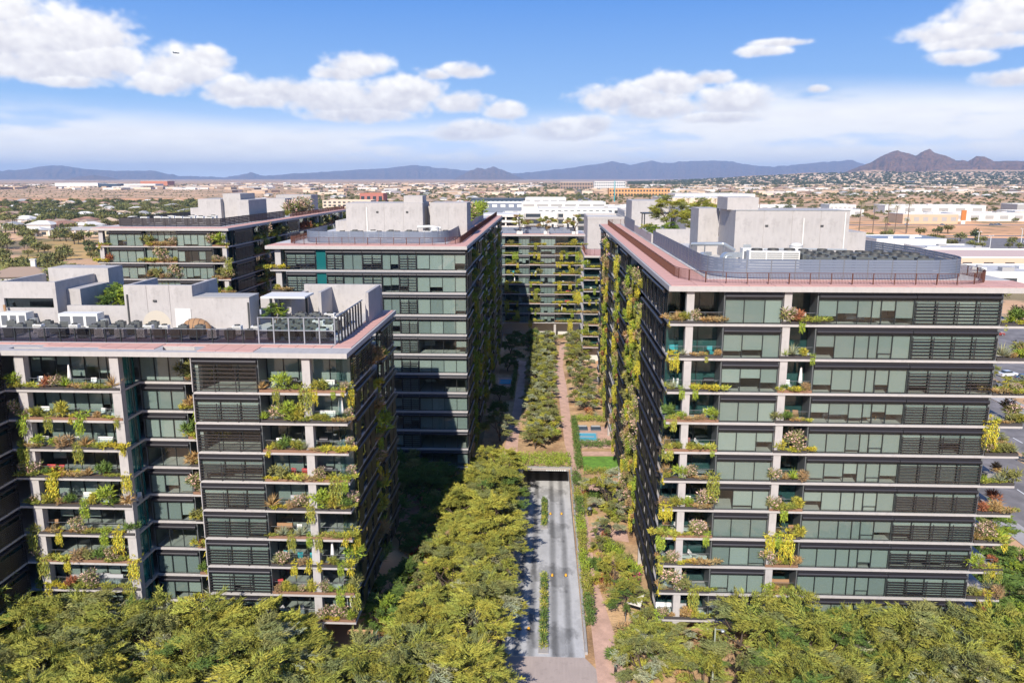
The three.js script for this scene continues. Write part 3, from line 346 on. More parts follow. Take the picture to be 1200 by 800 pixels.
// ================= tower beside the lawn
const nR = 'tower beside the lawn';
{
  const B = tower('glass_tower', 'long green-glass tower beside the lawn with blue-grey curved roof screen', 28, -126), lv = levelsOf(39), roof = 39.35;
  const out = [[12.06, -76], [46.6, -76], [46.6, -100], [43.6, -100], [43.6, -179], [12.06, -179]];
  slabs(B, out, lv, roof, [[11.8, -75.7], [46.9, -75.7], [46.9, -100], [43.9, -100], [43.9, -179.3], [11.8, -179.3]]);
  block(B, 'core_wall', M.core, 18, 42.8, 0, roof - 0.01, -178, -82);
  for (const x of [17.25, 22.75, 26.12, 35.2]) block(B, 'partition', M.cladding, x - 0.06, x + 0.06, 4.72, roof - 0.02, -81.98, -76.28);
  block(B, 'side_wall', M.cladding, 43.1, 43.3, 0, roof - 0.02, -178, -76.1);
  const F = facade(B, 12.06, -76, 0);
  column(B, 13.6, 14.32, 0, roof - 0.005, -76.95, -76.15); column(B, 22.88, 23.6, 0, roof - 0.005, -76.95, -76.15);
  for (const x of [28, 34, 40]) column(B, x, x + 0.7, 0, 4.485, -77.6, -76.8);
  storeys(lv, roof, (y, h, ord, k) => {
    const wh = (b) => `${b}, ${ord} level, ${nR}`;
    bay(B, F, 'B', 0, 5.19, y, h, { fine: true, where: wh('corner balcony'), furn: 3, plants: 5, cuts: [0.35, 0.62], depth: 2.6, glass: M.dimGlass, closed: 0.25 });
    bay(B, F, 'G', 5.19, 5.5, y, h, { fine: true, cuts: [0.34, 0.7], where: wh('front windows'), inside: true, closed: 0.6 });
    bay(B, F, 'B', 10.69, 3.37, y, h, { fine: true, where: wh('middle balcony'), furn: 2, plants: 4, cuts: [0.45], depth: 2.4, glass: M.dimGlass, closed: 0.25 });
    bay(B, F, 'G', 14.06, 9.08, y, h, { fine: true, cuts: [0.202, 0.413, 0.563, 0.659, 0.808], sash: 4, where: wh('front windows'), inside: true, closed: 0.64 });
    bay(B, F, 'V', 23.14, 7.98, y, h, { fine: true, cuts: [0.24, 0.48, 0.72], n: 6, posts: 4, glass: M.glass });
    // end balcony past the louvers
    const P = F.at('balcony', 31.26, y), a = new Acc(); a.box(0.02, 3.26, 0, 0.32, -0.07, -0.02); a.box(3.22, 3.26, 0, 0.32, -3, -0.071); a.box(0.02, 3.2, 0, 0.3, -0.62, -0.58); a.mesh(P, 'planter', M.planterDark); bx(P, 'soil', M.soil, 0.03, 3.2, 0.001, 0.24, -0.575, -0.075); const rl = new Acc(); rl.box(0.02, 2.6, 1.02, 1.06, -0.72, -0.68); for (let q = 0; q < 4; q++) rl.box(0.05 + q * 0.8, 0.09 + q * 0.8, 0, 1.02, -0.715, -0.685); rl.mesh(P, 'railing', M.steel);
    const np = 5; for (let q = 0; q < np; q++) { const [px, pz] = F.world(31.6 + q * 0.62 + rnd() * 0.3, -0.3); plant(px, y + 0.22, pz, 0, wh('end balcony'), 1.25); } plant(46.4, y + 0.22, -77.2 - rnd() * 2, 1.57, wh('end balcony'), 1.3);
    if (rnd() < 0.6) furniture('lounge_chair', 44.6, y, -78.2, R(-1, 1), wh('end balcony'), pick(['white', 'grey', 'black']));
    // corner plants spilling to the side face
    plant(12.3, y + 0.2, -76.4, -0.8, wh('corner balcony'), 1.3, 'trailing_vine'); plant(12.35, y + 0.22, -76.9, -1.2, wh('corner balcony'), 1.15);
  });
  // long side face
  const S = facade(B, 12.06, -179, -Math.PI / 2);
  const seg = [['V', -88.4, -79.3], ['V', -97.4, -88.6], ['P', -116, -97.6], ['V', -121.4, -116.2], ['V', -127, -121.6], ['P', -136, -127.2], ['G', -145, -136.2], ['V', -150.5, -145.2], ['P', -165, -150.7], ['V', -172, -165.2], ['G', -178.9, -172.2]];
  storeys(lv, roof, (y, h, ord) => {
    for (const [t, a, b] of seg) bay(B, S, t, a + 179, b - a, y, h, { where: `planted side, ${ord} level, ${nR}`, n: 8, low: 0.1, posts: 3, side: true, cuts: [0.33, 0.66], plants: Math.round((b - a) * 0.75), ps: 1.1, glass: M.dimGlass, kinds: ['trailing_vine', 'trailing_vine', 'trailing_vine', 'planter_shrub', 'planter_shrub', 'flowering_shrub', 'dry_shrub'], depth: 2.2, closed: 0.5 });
    const P = S.at('balcony_screen', 99.8, y); bx(P, 'pane', M.dimGlass, 0.2, 3.0, 0.01, h - 0.01, -0.9, -0.88);
  });
  for (const z of [-97.5, -116.1, -127.1, -150.6]) block(B, 'column', M.concrete, 12.5, 13.2, 0, roof - 0.01, z - 0.3, z + 0.3);
  // roof
  deck(B, 12.0, 46.7, -81.0, -75.9, roof + 0.5, 2.5); deck(B, 12.0, 16.4, -178.8, -81.0, roof + 0.5, 2.2);
  block(B, 'roof_membrane', M.roofWhite, 16.45, 46.5, roof + 0.5, roof + 0.58, -99.8, -81.05); block(B, 'roof_membrane', M.roofWhite, 16.45, 43.5, roof + 0.5, roof + 0.58, -178.8, -99.85);
  railing(B, rounded([[44.3, -97], [44.3, -77.3], [13.4, -77.3], [13.4, -177.8], [20, -177.8]], 6.5, 12), roof + 0.555, 1.1, M.rust, 2.0);
  screenWall(B, rounded([[42, -108], [44.0, -98], [43.4, -81], [16.8, -81], [16.8, -126]], 6, 14), roof + 0.585, 2.0, M.screen, 7, M.steel);
  screenWall(B, [[16.6, -151], [16.6, -170]], roof + 0.585, 2.2, M.screen, 7, M.steel);
  const Y = roof + 0.58;
  panelled(B, 22.9, 36.5, Y, 46.1, -107, -98, 4); block(B, 'downpipe', M.unitLight, 31.0, 31.12, Y, 45.2, -97.99, -97.87); block(B, 'downpipe', M.unitLight, 35.9, 36.02, Y, 45.9, -97.99, -97.87); block(B, 'coping', M.galv, 22.85, 36.55, 46.102, 46.16, -98.3, -97.94); block(B, 'access_door', M.galv, 24.0, 24.95, Y, Y + 2.1, -97.995, -97.93); block(B, 'penthouse_wall', M.concrete, 20.2, 22.898, Y, 46.0, -113, -107.2); block(B, 'penthouse_wall', M.concrete, 22.4, 26.2, 46.102, 47.6, -106.5, -100.5); block(B, 'penthouse_wall', M.concrete, 36.502, 39, Y, 43.5, -112, -99);
  block(B, 'terrace_wall', M.concrete, 17.2, 25, Y, 42.1, -126.4, -126); block(B, 'terrace_wall', M.concrete, 16.6, 16.9, Y, 41.3, -150.8, -126.5);
  block(B, 'stair_house', M.concrete, 18.2, 27, Y, 45.2, -184.2, -172); block(B, 'penthouse_wall', M.concrete, 26, 38, Y, 44, -172, -150);
  { const g = node(B, 'terrace_pergola', 19.5 - 28, Y, -160 + 126); for (const [x, z] of [[0, 0], [6, 0], [0, -4], [6, -4]]) bx(g, 'post', M.frame, x - 0.1, x + 0.1, 0, 3, z - 0.1, z + 0.1); bx(g, 'canopy', M.frame, -0.4, 6.4, 3.002, 3.2, -4.3, 0.3); }
  for (const [x, z] of [[26.5, -97.9], [33.1, -97.9]]) block(B, 'wall_vent', M.fan, x, x + 0.35, 44.2, 44.4, z - 0.08, z + 0.02);
  let n = 0; for (const z of [-91.5, -89.4, -87.3, -85.2]) for (let x = 29.2 + n % 2; x < 40; x += 2.1) { condenser(x, Y + 0.002, z, 0, `dark grey condenser, ${['first', 'second', 'third', 'fourth'][Math.round((-85.2 - z) / 2.1)]} row behind curved screen, ${nR}`, 'condenser rows on the tower beside the lawn', 'unit', R(1.15, 1.32)); n++; }
  for (const x of [23.6, 25.4, 27.2]) condenser(x, Y + 0.002, -90, 0, `pale condenser unit beside the dark rows, roof of ${nR}`, 'pale condensers on the tower beside the lawn', 'unitLight', 1.4);
  tank(29.3, Y, -94.5, 2.6, 0.75, `white upright water tank against penthouse wall, ${nR}`, M.white);
  blower(20.4, Y, -90, 0.3, `large round galvanised exhaust blower, ${nR}`); blower(17.9 + 0.6, Y, -94, 0.8, `smaller galvanised exhaust blower near the terrace wall, ${nR}`).scale.setScalar(0.8);
  duct([[17.6, Y + 2.2, -97], [19, Y + 2.3, -96], [21, Y + 2.4, -95], [22.4, Y + 1.6, -95.5]], 0.22, `galvanised duct bending over the blowers, roof of ${nR}`); duct([[24, Y + 1.6, -96.8], [30, Y + 1.7, -96.8], [36, Y + 1.6, -96.8]], 0.1, `thin pipe run along the foot of penthouse wall, ${nR}`);
  airHandler(24.4, Y, -95.4, 0, `cream air handler at the foot of penthouse wall, ${nR}`);
}

// ================= tower with the smoked roof fence
const nL = 'tower with smoked roof fence';
{
  const B = tower('terraced_tower', 'lower concrete-framed terraced tower with smoked glass fence around its roof', -44, -87), lv = LEVELS.filter((y) => y < 30), roof = 32.9;
  const out = [[-80, -66], [-53.7, -66], [-53.7, -74], [-41.93, -74], [-41.93, -77.7], [-34.6, -77.7], [-34.6, -74], [-19.4, -74], [-19.4, -99], [-80, -99]];
  slabs(B, out, lv, roof - 100, [[0, 0], [0.1, 0], [0.1, 0.1]]); B.remove(B.children[B.children.length - 1]);
  add(B, 'roof_slab', prism(relPts(B, [[-80, -65.7], [-53.5, -65.7], [-53.5, -73.7], [-19.1, -73.7], [-19.1, -99.3], [-80, -99.3]]), 0, 0.5, [relPts(B, [[-37.6, -74.6], [-34.2, -74.6], [-35.2, -76.3], [-38.4, -76.3]]), relPts(B, [[-53.2, -74.6], [-49.4, -74.6], [-50.6, -75.4], [-53.2, -75.4]])]), M.slab, 0, roof, 0);
  block(B, 'core_wall', M.core, -78, -25.5, 0, roof - 0.01, -98, -83.6);
  block(B, 'wing_wall', M.core, -79, -58, 0, roof - 0.01, -83.5, -67);
  for (const [x, z] of [[-52.6, -74.3], [-34.55, -74.25], [-28.1, -74.25]]) block(B, 'partition', M.cladding, x - 0.06, x + 0.06, 4.72, roof - 0.02, -83.58, z);
  block(B, 'partition', M.cladding, -37.36, -37.24, 4.72, roof - 0.02, -83.58, -77.95); block(B, 'partition', M.cladding, -42.06, -41.96, 4.72, roof - 0.02, -83.58, -78.0);
  const F = facade(B, -53.7, -74, 0), Nf = facade(B, -41.93, -77.7, 0), T = facade(B, -41.93, -74, Math.PI / 2), S = facade(B, -19.4, -74, Math.PI / 2), W = facade(B, -53.7, -66, Math.PI / 2);
  for (const [a, b, z] of [[-52.5, -51.6, -74.2], [-42.85, -41.95, -74.1], [-23.7, -22.9, -74.15], [-34.5, -34.1, -74.4]]) column(B, a, b, 0, roof - 0.005, z - 0.8, z);
  storeys(lv, roof, (y, h, ord) => {
    const wh = (b) => `${b}, ${ord} level, ${nL}`;
    bay(B, F, 'B', 1.1, 10.6, y, h, { fine: true, where: wh('wide balcony'), furn: 5, plants: 9, cuts: [0.11, 0.26, 0.4, 0.54, 0.68, 0.76], depth: 2.6, closed: 0.45 });
    bay(B, Nf, 'G', 0.02, 4.6, y, h, { fine: true, cuts: [0.34, 0.67], where: wh('notch windows'), inside: true, closed: 0.68 });
    bay(B, Nf, 'B', 4.64, 2.67, y, h, { fine: true, where: wh('notch balcony'), plants: 4, cuts: [0.5], depth: 2.3, glass: M.dimGlass, closed: 0.1, ps: 1.2 });
    bay(B, T, 'T', 0.9, 1.5, y, h, {}); bay(B, T, 'T', 2.42, 1.26, y, h, {});
    bay(B, F, 'V', 19.15, 6.44, y, h, { fine: true, cuts: [0.38, 0.7], n: 6, posts: 3, low: 0.14 });
    bay(B, F, 'B', 25.66, 8.6, y, h, { fine: true, where: wh('corner balcony'), furn: 5, plants: 9, cuts: [0.2, 0.38, 0.5, 0.75, 0.88], depth: 2.5, closed: 0.4 });
    bx(F.at('edge_fin', 19.06, y), 'fin', M.slab, 0, 0.08, 0, h, -0.3, 0.12);
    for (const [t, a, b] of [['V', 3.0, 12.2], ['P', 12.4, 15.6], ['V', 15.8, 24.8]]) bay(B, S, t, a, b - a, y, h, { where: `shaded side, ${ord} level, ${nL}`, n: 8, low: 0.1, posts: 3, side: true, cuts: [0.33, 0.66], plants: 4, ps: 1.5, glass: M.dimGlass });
    plant(-19.7, y + 0.22, -74.5, 0.8, wh('corner balcony'), 1.2); plant(-19.6, y + 0.22, -75.3, 1.4, wh('corner balcony'), 1.2, pick(['trailing_vine', 'planter_shrub', 'flowering_shrub']));
    for (let q = 0; q < 2; q++) plant(-53 + rnd(), y + 0.2, -74.35, 0, wh('wide balcony'), 1.3, pick(['planter_shrub', 'flowering_shrub', 'trailing_vine']));
    bay(B, W, 'V', 0.1, 7.8, y, h, { n: 9, low: 0.1, posts: 4, glass: M.dimGlass });
    bx(S.at('side_pane', 0.1, y), 'pane', M.dimGlass, 0.2, 2.7, 0.01, h - 0.01, -0.95, -0.93);
  });
  // roof
  const Y = roof + 0.5;
  deck(B, -50.4, -44.3, -77.5, -75.6, Y, 1.9); deck(B, -44.3, -38.6, -77.5, -74.9, Y, 1.9); deck(B, -34.0, -28.4, -77.5, -74.1, Y, 1.9); deck(B, -28.4, -21.3, -77.5, -76.2, Y, 1.8); deck(B, -38.5, -34.0, -77.5, -76.45, Y, 1.8); deck(B, -66, -50.4, -77.5, -76.6, Y, 1.9); deck(B, -21.2, -19.3, -99, -76.3, Y, 1.9);
  block(B, 'roof_membrane', M.roofWhite, -79.5, -21.3, Y, Y + 0.05, -99, -77.55);
  { const g = node(B, 'roof_fence', -46.6 + 44, Y + 0.055, -77.7 + 87); const n = 22, w = 35 / n; for (let k = 0; k < n; k++) { const x = -17.5 + k * w; bx(g, 'pane', M.smoked, x + 0.05, x + w - 0.05, 0.06, 1.42, -0.012, 0); bx(g, 'post', M.frame, x - 0.045, x + 0.045, 0, 1.45, -0.06, 0.06); } bx(g, 'top_rail', M.steel, -17.5, 17.5, 1.452, 1.51, -0.05, 0.05); bx(g, 'bottom_rail', M.alu, -17.45, 17.5, 0, 0.055, 0.062, 0.12); }
  { const g = node(B, 'windscreen', -29.05 + 44, Y + 0.055, -77.7 + 87); const n = 5, w = 7.8 / n; for (let k = 0; k <= n; k++) { const x = k * w; bx(g, 'post', M.alu, x - 0.06, x + 0.06, 0, 2.75, -0.07, 0.07); if (k < n) { bx(g, 'pane', M.smoked, x + 0.065, x + w - 0.065, 0.1, 1.35, -0.012, 0); bx(g, 'pane', M.railGlass, x + 0.065, x + w - 0.065, 1.45, 2.68, -0.012, 0); bx(g, 'rail', M.alu, x + 0.062, x + w - 0.062, 1.36, 1.44, -0.03, 0.03); bx(g, 'rail', M.alu, x + 0.062, x + w - 0.062, 2.69, 2.75, -0.03, 0.03); } } }
  { const g = node(B, 'side_screen', -21.1 + 44, Y + 0.055, -78.1 + 87); for (let k = 0; k < 9; k++) { const b = bx(g, 'fin', M.black, -0.05, 0.05, 0, 2.7, -0.5, 0.5); b.position.z = -0.5 - k * 1.25; b.rotation.y = 0.35; } bx(g, 'rail', M.steel, -0.08, 0.08, 2.72, 2.8, -11.2, 0); }
  const wall = (x0, x1, y1, z0, z1) => block(B, 'penthouse_wall', M.concrete, x0, x1, Y + 0.052, y1, z0, z1);
  panelled(B, -47.2, -39.4, Y + 0.052, 38.25, -86.6, -86, 3); block(B, 'downpipe', M.fan, -46.9, -46.75, Y + 0.052, 37.2, -85.99, -85.86); block(B, 'downpipe', M.fan, -33.2, -33.05, Y + 0.052, 36.4, -85.99, -85.86); wall(-47.2, -46.7, 38.2, -93, -86.602); wall(-39.9, -39.402, 38.2, -93, -86.602); wall(-39.398, -33.0, 36.9, -89, -86); block(B, 'wall_cap', M.greyB, -39.39, -32.95, 36.902, 37.0, -89.05, -85.95); wall(-53.9, -47.202, 35.9, -86.4, -86);
  wall(-61.5, -61.1, 38.55, -94, -86); wall(-55.4, -55.0, 38.55, -94, -86); block(B, 'lintel', M.concrete, -61.098, -55.402, 36.7, 38.55, -86.4, -86); block(B, 'spandrel', M.concrete, -61.098, -55.402, Y + 0.052, 35.6, -86.4, -86); bx(node(B, 'strip_window', -61.1 + 44, 35.62, -86.3 + 87), 'pane', M.dimGlass, 0.02, 5.68, 0, 1.07, -0.02, 0); block(B, 'roof_deck', M.roofWhite, -61.098, -55.402, 37.0, 37.2, -94, -86.402); wall(-60.9, -53.4, 39.2, -97.6, -94.2); wall(-75, -61.7, 36.6, -97, -88); wall(-54.98, -53.4, 37.5, -94.1, -88.0);
  wall(-34, -30.2, 36.1, -92.6, -92.2); wall(-30.198, -29.6, 36.2, -97, -90); wall(-30.1, -20.4, 37.0, -97.3, -96.9); wall(-20.9, -20.5, 37.0, -96.88, -90.0); wall(-27, -26.6, 36.7, -96.88, -92);
  { const g = node(B, 'canopy', -29.6 + 44, Y + 0.055, -88.4 + 87); bx(g, 'canopy_panel', M.white, -2.9, 2.2, 3.05, 3.25, -3.4, 0.2); for (const [x, z] of [[-1.8, 0], [-0.9, 0], [1.4, -3]]) bx(g, 'post', M.frame, x - 0.12, x + 0.12, 0, 3.048, z - 0.12, z + 0.12); }
  { const g = node(B, 'access_door', -40.6 + 44, Y + 0.055, -85.98 + 87); bx(g, 'leaf', M.white, -0.9, 0.9, 0, 2.2, 0, 0.06); bx(g, 'handle', M.steel, 0.6, 0.7, 1.0, 1.1, 0.062, 0.1); }
  add(B, 'sand_stain_panel', new THREE.CircleGeometry(1.6, 24, 0, Math.PI), std({ color: lin(0.46, 0.41, 0.34), roughness: 0.95 }), -43.7 + 44, Y + 0.4, -85.985 + 87);
  block(B, 'wall_lamp', M.fan, -43.9, -43.5, 36.4, 36.6, -85.99, -85.85);
  { const g = thing('covered_pool', `brown tarpaulin-covered mound beside the white door, roof of ${nL}`, 'tarpaulin', -39.0 + 0.4, Y + 0.055, -84.6); add(g, 'cover', new THREE.SphereGeometry(1, 20, 8, 0, 6.283, 0, 1.57), M.wood).scale.set(1.7, 1.35, 1.0); const a = new Acc(); for (let k = 0; k < 5; k++) { const x = -1.1 + k * 0.55, q = Math.sqrt(1 - (x / 1.7) ** 2); for (let s = 0; s < 8; s++) { const t0 = s / 8 * 3.14, t1 = (s + 1) / 8 * 3.14; a.bar([x, Math.sin(t0) * 1.36 * q, Math.cos(t0) * 1.01 * q], [x, Math.sin(t1) * 1.36 * q, Math.cos(t1) * 1.01 * q], 0.03, 4); } } a.mesh(g, 'rope', M.fan); }
  for (const z of [-84.2, -82.2, -80.0]) for (let x = -63; x < -30; x += 1.75 + rnd() * 0.5) if (rnd() < 0.9 && !(z < -83 && x > -41)) condenser(x, Y + 0.05, z, 0, ...(rnd() < 0.25 ? [`pale condenser unit in the ${z > -81 ? 'row nearest' : z > -83 ? 'second row behind' : 'third row behind'} the smoked roof fence`, 'condenser rows behind the smoked fence', 'unitLight'] : [`dark condenser unit in the ${z > -81 ? 'row nearest' : z > -83 ? 'second row behind' : 'third row behind'} the smoked roof fence`, 'condenser rows behind the smoked fence', 'unit']), 0.68);
  for (const z of [-89.0, -86.8, -84.4, -82.0, -79.8]) for (let x = -28.2; x < -22; x += 1.7) condenser(x, Y + 0.05, z, 0, `condenser unit in the ${['first', 'second', 'third', 'fourth', 'fifth'][Math.round((-79.8 - z) / 2.3)]} row behind the tall roof windscreen`, 'condensers inside the windscreen', rnd() < 0.2 ? 'unitLight' : 'unit', 0.85);
  airHandler(-51.5, Y + 0.05, -84.6, 0, `cream air handler by the low parapet wall, ${nL}`, undefined, 4.4); airHandler(-59.0, Y + 0.05, -84.8, 0, `cream air handler below the strip window, ${nL}`, undefined, 3.0);
  duct([[-60.8, Y + 2.6, -85.5], [-60.6, Y + 1.5, -85.3], [-59.2, Y + 1.2, -85.3]], 0.15, `copper brown pipe below the strip window, ${nL}`, M.wood);
}

// ================= tower behind the white canopy
const nM = 'tower behind the white canopy';
{
  const B = tower('glass_tower', 'tall banded glass tower behind the white canopy, its side in shade', -27, -168), lv = levelsOf(39), roof = 39.35;
  slabs(B, [[-42.3, -119.6], [-12.1, -119.6], [-12.1, -217.5], [-42.3, -217.5]], lv, roof, [[-42.8, -119.3], [-11.9, -119.3], [-11.9, -217.8], [-42.8, -217.8]]);
  block(B, 'core_wall', M.core, -38, -18, 0, roof - 0.01, -217, -126);
  const xs = [[-42.3, -39.85, 'B'], [-39.85, -35.2, 'V'], [-35.2, -33.6, 'T'], [-33.6, -31, 'V', [0.5]], [-31, -28, 'G', [0.5]], [-28, -25, 'V', [0.5]], [-25, -22.4, 'G', [0.5]], [-22.4, -19.7, 'V', [0.5]], [-19.7, -12.15, 'G', [0.26, 0.52, 0.78]]];
  const F = facade(B, -42.3, -119.6, 0), S = facade(B, -12.1, -119.6, Math.PI / 2);
  for (const x of [-39.85, -35.2, -33.6, -19.7]) block(B, 'partition', M.cladding, x - 0.05, x + 0.05, 4.72, roof - 0.02, -125.98, -119.9);
  column(B, -41.6, -40.7, 0, roof - 0.01, -120.9, -120.1); for (const x of [-36, -28, -20, -14.2]) column(B, x, x + 1, 0, 4.485, -122, -121);
  const seg = [['V', 0.4, 8.8], ['P', 9, 20], ['V', 20.2, 30], ['P', 30.2, 42], ['G', 42.2, 50], ['P', 50.2, 60], ['V', 60.2, 72], ['P', 72.2, 84], ['V', 84.2, 97.5]];
  storeys(lv, roof, (y, h, ord) => {
    for (const [a, b, t, cuts] of xs) bay(B, F, t, a + 42.3, b - a, y, h, { fine: true, cuts: cuts || [0.33, 0.66], where: `end balcony, ${ord} level, ${nM}`, n: 5, posts: 2, low: 0.3, plants: 2, closed: t === 'G' && b > -13 ? 0.6 : 0.75 });
    bx(F.at('fascia_band', 2.45, y), 'band', M.steel, 0, 27.7, -0.4, -0.224, -0.1, -0.002);
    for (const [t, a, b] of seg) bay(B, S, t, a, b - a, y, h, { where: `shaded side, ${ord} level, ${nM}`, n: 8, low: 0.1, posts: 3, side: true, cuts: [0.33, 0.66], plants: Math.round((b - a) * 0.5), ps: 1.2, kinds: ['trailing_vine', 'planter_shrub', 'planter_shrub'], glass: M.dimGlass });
  });
  deck(B, -42.6, -12.0, -123.8, -119.4, roof + 0.5, 2.5); deck(B, -15.4, -12.0, -217.6, -123.8, roof + 0.5, 2.4); block(B, 'roof_membrane', M.roofWhite, -42.6, -15.45, roof + 0.5, roof + 0.57, -217.6, -123.85);
  railing(B, rounded([[-40.6, -142], [-40.6, -121.3], [-13.4, -121.3], [-13.4, -217]], 5, 10), roof + 0.555, 1.1, M.rust, 2.0);
  screenWall(B, rounded([[-38.8, -140], [-38.8, -124.2], [-15.4, -124.2], [-15.4, -150]], 5, 10), roof + 0.575, 1.8, M.screen, 6, M.steel);
  const Y = roof + 0.575, wall = (a, b, y1, z0, z1) => block(B, 'penthouse_wall', M.concrete, a, b, Y, y1, z0, z1);
  panelled(B, -34.8, -21.4, Y, 45.7, -146, -138, 4); block(B, 'downpipe', M.unitLight, -31.2, -31.05, Y, 45.0, -137.99, -137.86); block(B, 'wall_vent', M.fan, -29.5, -29.1, 44.0, 44.3, -137.99, -137.9); block(B, 'wall_vent', M.fan, -24.3, -23.9, 44.0, 44.3, -137.99, -137.9); block(B, 'penthouse_wall', M.concrete, -24.9, -21.6, 45.702, 46.9, -144, -139.5); panelled(B, -20.4, -13.9, Y, 45.7, -147, -140, 2); wall(-37, -34.802, 42.6, -148, -139); wall(-21.398, -20.402, 45.0, -146, -143);
  block(B, 'roof_planter', M.concrete, -16.6, -15.7, Y, 41.2, -200, -156);
  for (let z = -157; z > -198; z -= 3.5) plant(-16.1, 41.1, z, 1.5, `roof of the ${nM}`, 2.2, pick(['planter_shrub', 'flowering_shrub', 'planter_shrub']));
  for (let k = 0; k < 12; k++) condenser(-33 + k * 1.5, Y, -128 - (k % 2) * 2.4, 0, `condenser unit at the penthouse foot, ${nM}`, 'condensers on the tower behind the canopy', rnd() < 0.4 ? 'unitLight' : 'unit', 1);
  tank(-18.5, Y, -132, 2.2, 0.7, `white tank beside the penthouse, ${nM}`, M.white); duct([[-22, Y + 1.8, -136], [-20, Y + 1.9, -136], [-18, Y + 1.6, -136]], 0.22, `pale duct at the penthouse foot, ${nM}`, M.unitLight);
}

// ================= tower with black roof screen
const nF = 'tower with black roof screen';
{
  const B = tower('glass_tower', 'distant banded glass tower with a black roof screen and grey penthouse', -79, -210), lv = levelsOf(39), roof = 39.35;
  slabs(B, [[-93, -160.5], [-65.1, -160.5], [-65.1, -262], [-93, -262]], lv, roof, [[-93.6, -160.1], [-64.8, -160.1], [-64.8, -262.2], [-93.6, -262.2]]);
  block(B, 'core_wall', M.core, -88, -70, 0, roof - 0.01, -261, -166);
  const F = facade(B, -93, -160.5, 0), S = facade(B, -65.1, -160.5, Math.PI / 2);
  column(B, -92.4, -91.5, 0, roof - 0.01, -161.6, -160.8); column(B, -66.6, -65.7, 0, roof - 0.01, -161.6, -160.8); column(B, -92.4, -91.5, 0, roof - 0.01, -168, -167);
  for (const x of [-90.2, -83, -76, -68.6]) block(B, 'partition', M.cladding, x - 0.05, x + 0.05, 4.72, roof - 0.02, -165.98, -160.9);
  const seg = [['V', 3.6, 14], ['P', 14.2, 24], ['B', 24.2, 38], ['V', 38.2, 48], ['B', 48.2, 66], ['P', 66.2, 80], ['B', 80.2, 101]];
  storeys(lv, roof, (y, h, ord, k) => { if (k < 5) return; const w = `${ord} level, ${nF}`;
    bay(B, F, 'B', 0, 2.75, y, h, { where: 'end balcony, ' + w, plants: 2, ps: 1.3 });
    bay(B, F, 'G', 2.85, 7.1, y, h, { fine: true, cuts: [0.25, 0.5, 0.75], closed: 0.9 });
    bay(B, F, 'B', 10.05, 6.9, y, h, { fine: true, cuts: [0.2, 0.4, 0.6, 0.8], depth: 0.9, where: 'front balcony, ' + w, plants: 5, ps: 1.3, closed: 0.8 });
    bay(B, F, 'G', 17.05, 7.3, y, h, { fine: true, cuts: [0.2, 0.4, 0.6, 0.8], closed: 0.7 });
    bay(B, F, 'B', 24.45, 3.4, y, h, { where: 'corner balcony, ' + w, plants: 4, ps: 1.3, glass: M.dimGlass });
    for (const [t, a, b] of seg) bay(B, S, t, a, b - a, y, h, { where: `side face, ${w}`, n: 8, posts: 4, cuts: [0.2, 0.4, 0.6, 0.8], plants: 4, ps: 1.7, glass: M.dimGlass });
  });
  for (const z of [-184.6, -198.6, -208.6, -226.6, -240.6, -254]) block(B, 'column', M.concrete, -66.2, -65.3, 0, roof - 0.01, z - 0.4, z + 0.4);
  deck(B, -93.3, -65.0, -164.4, -160.2, roof + 0.5, 3.2); deck(B, -67.6, -65.0, -262, -164.4, roof + 0.5, 3.2); block(B, 'roof_membrane', M.roofWhite, -93.3, -67.7, roof + 0.5, roof + 0.57, -262, -164.5);
  const Y = roof + 0.575; screenWall(B, [[-90, -215], [-90, -164.9], [-68.3, -164.9], [-67.7, -205]], Y, 1.75, M.darkScreen, 5, M.black);
  railing(B, [[-67, -207], [-66.2, -261]], Y, 1.1, M.rust, 2.5);
  const wall = (a, b, y1, z0, z1) => block(B, 'penthouse_wall', M.concrete, a, b, Y, y1, z0, z1); wall(-81.6, -76.2, 45.1, -196, -185); wall(-76.198, -72, 46.3, -196, -186.5); wall(-71.998, -69.2, 44.9, -196, -184); wall(-84, -81.602, 43, -194, -186); wall(-88, -74, 44.2, -231, -225); wall(-80, -69.5, 45, -242, -235);
  for (let k = 0; k < 10; k++) condenser(-88 + k * 1.6, Y, -172 - (k % 3) * 3, 0, `condenser unit behind the black roof screen, ${nF}`, 'condensers behind the black screen', 'unitLight', 1.1);
  for (let z = -212; z > -232; z -= 3) plant(-69.6, Y, z, 1.5, `roof garden of the ${nF}`, 3.2, pick(['planter_shrub', 'flowering_shrub', 'planter_shrub', 'dry_shrub']));
}

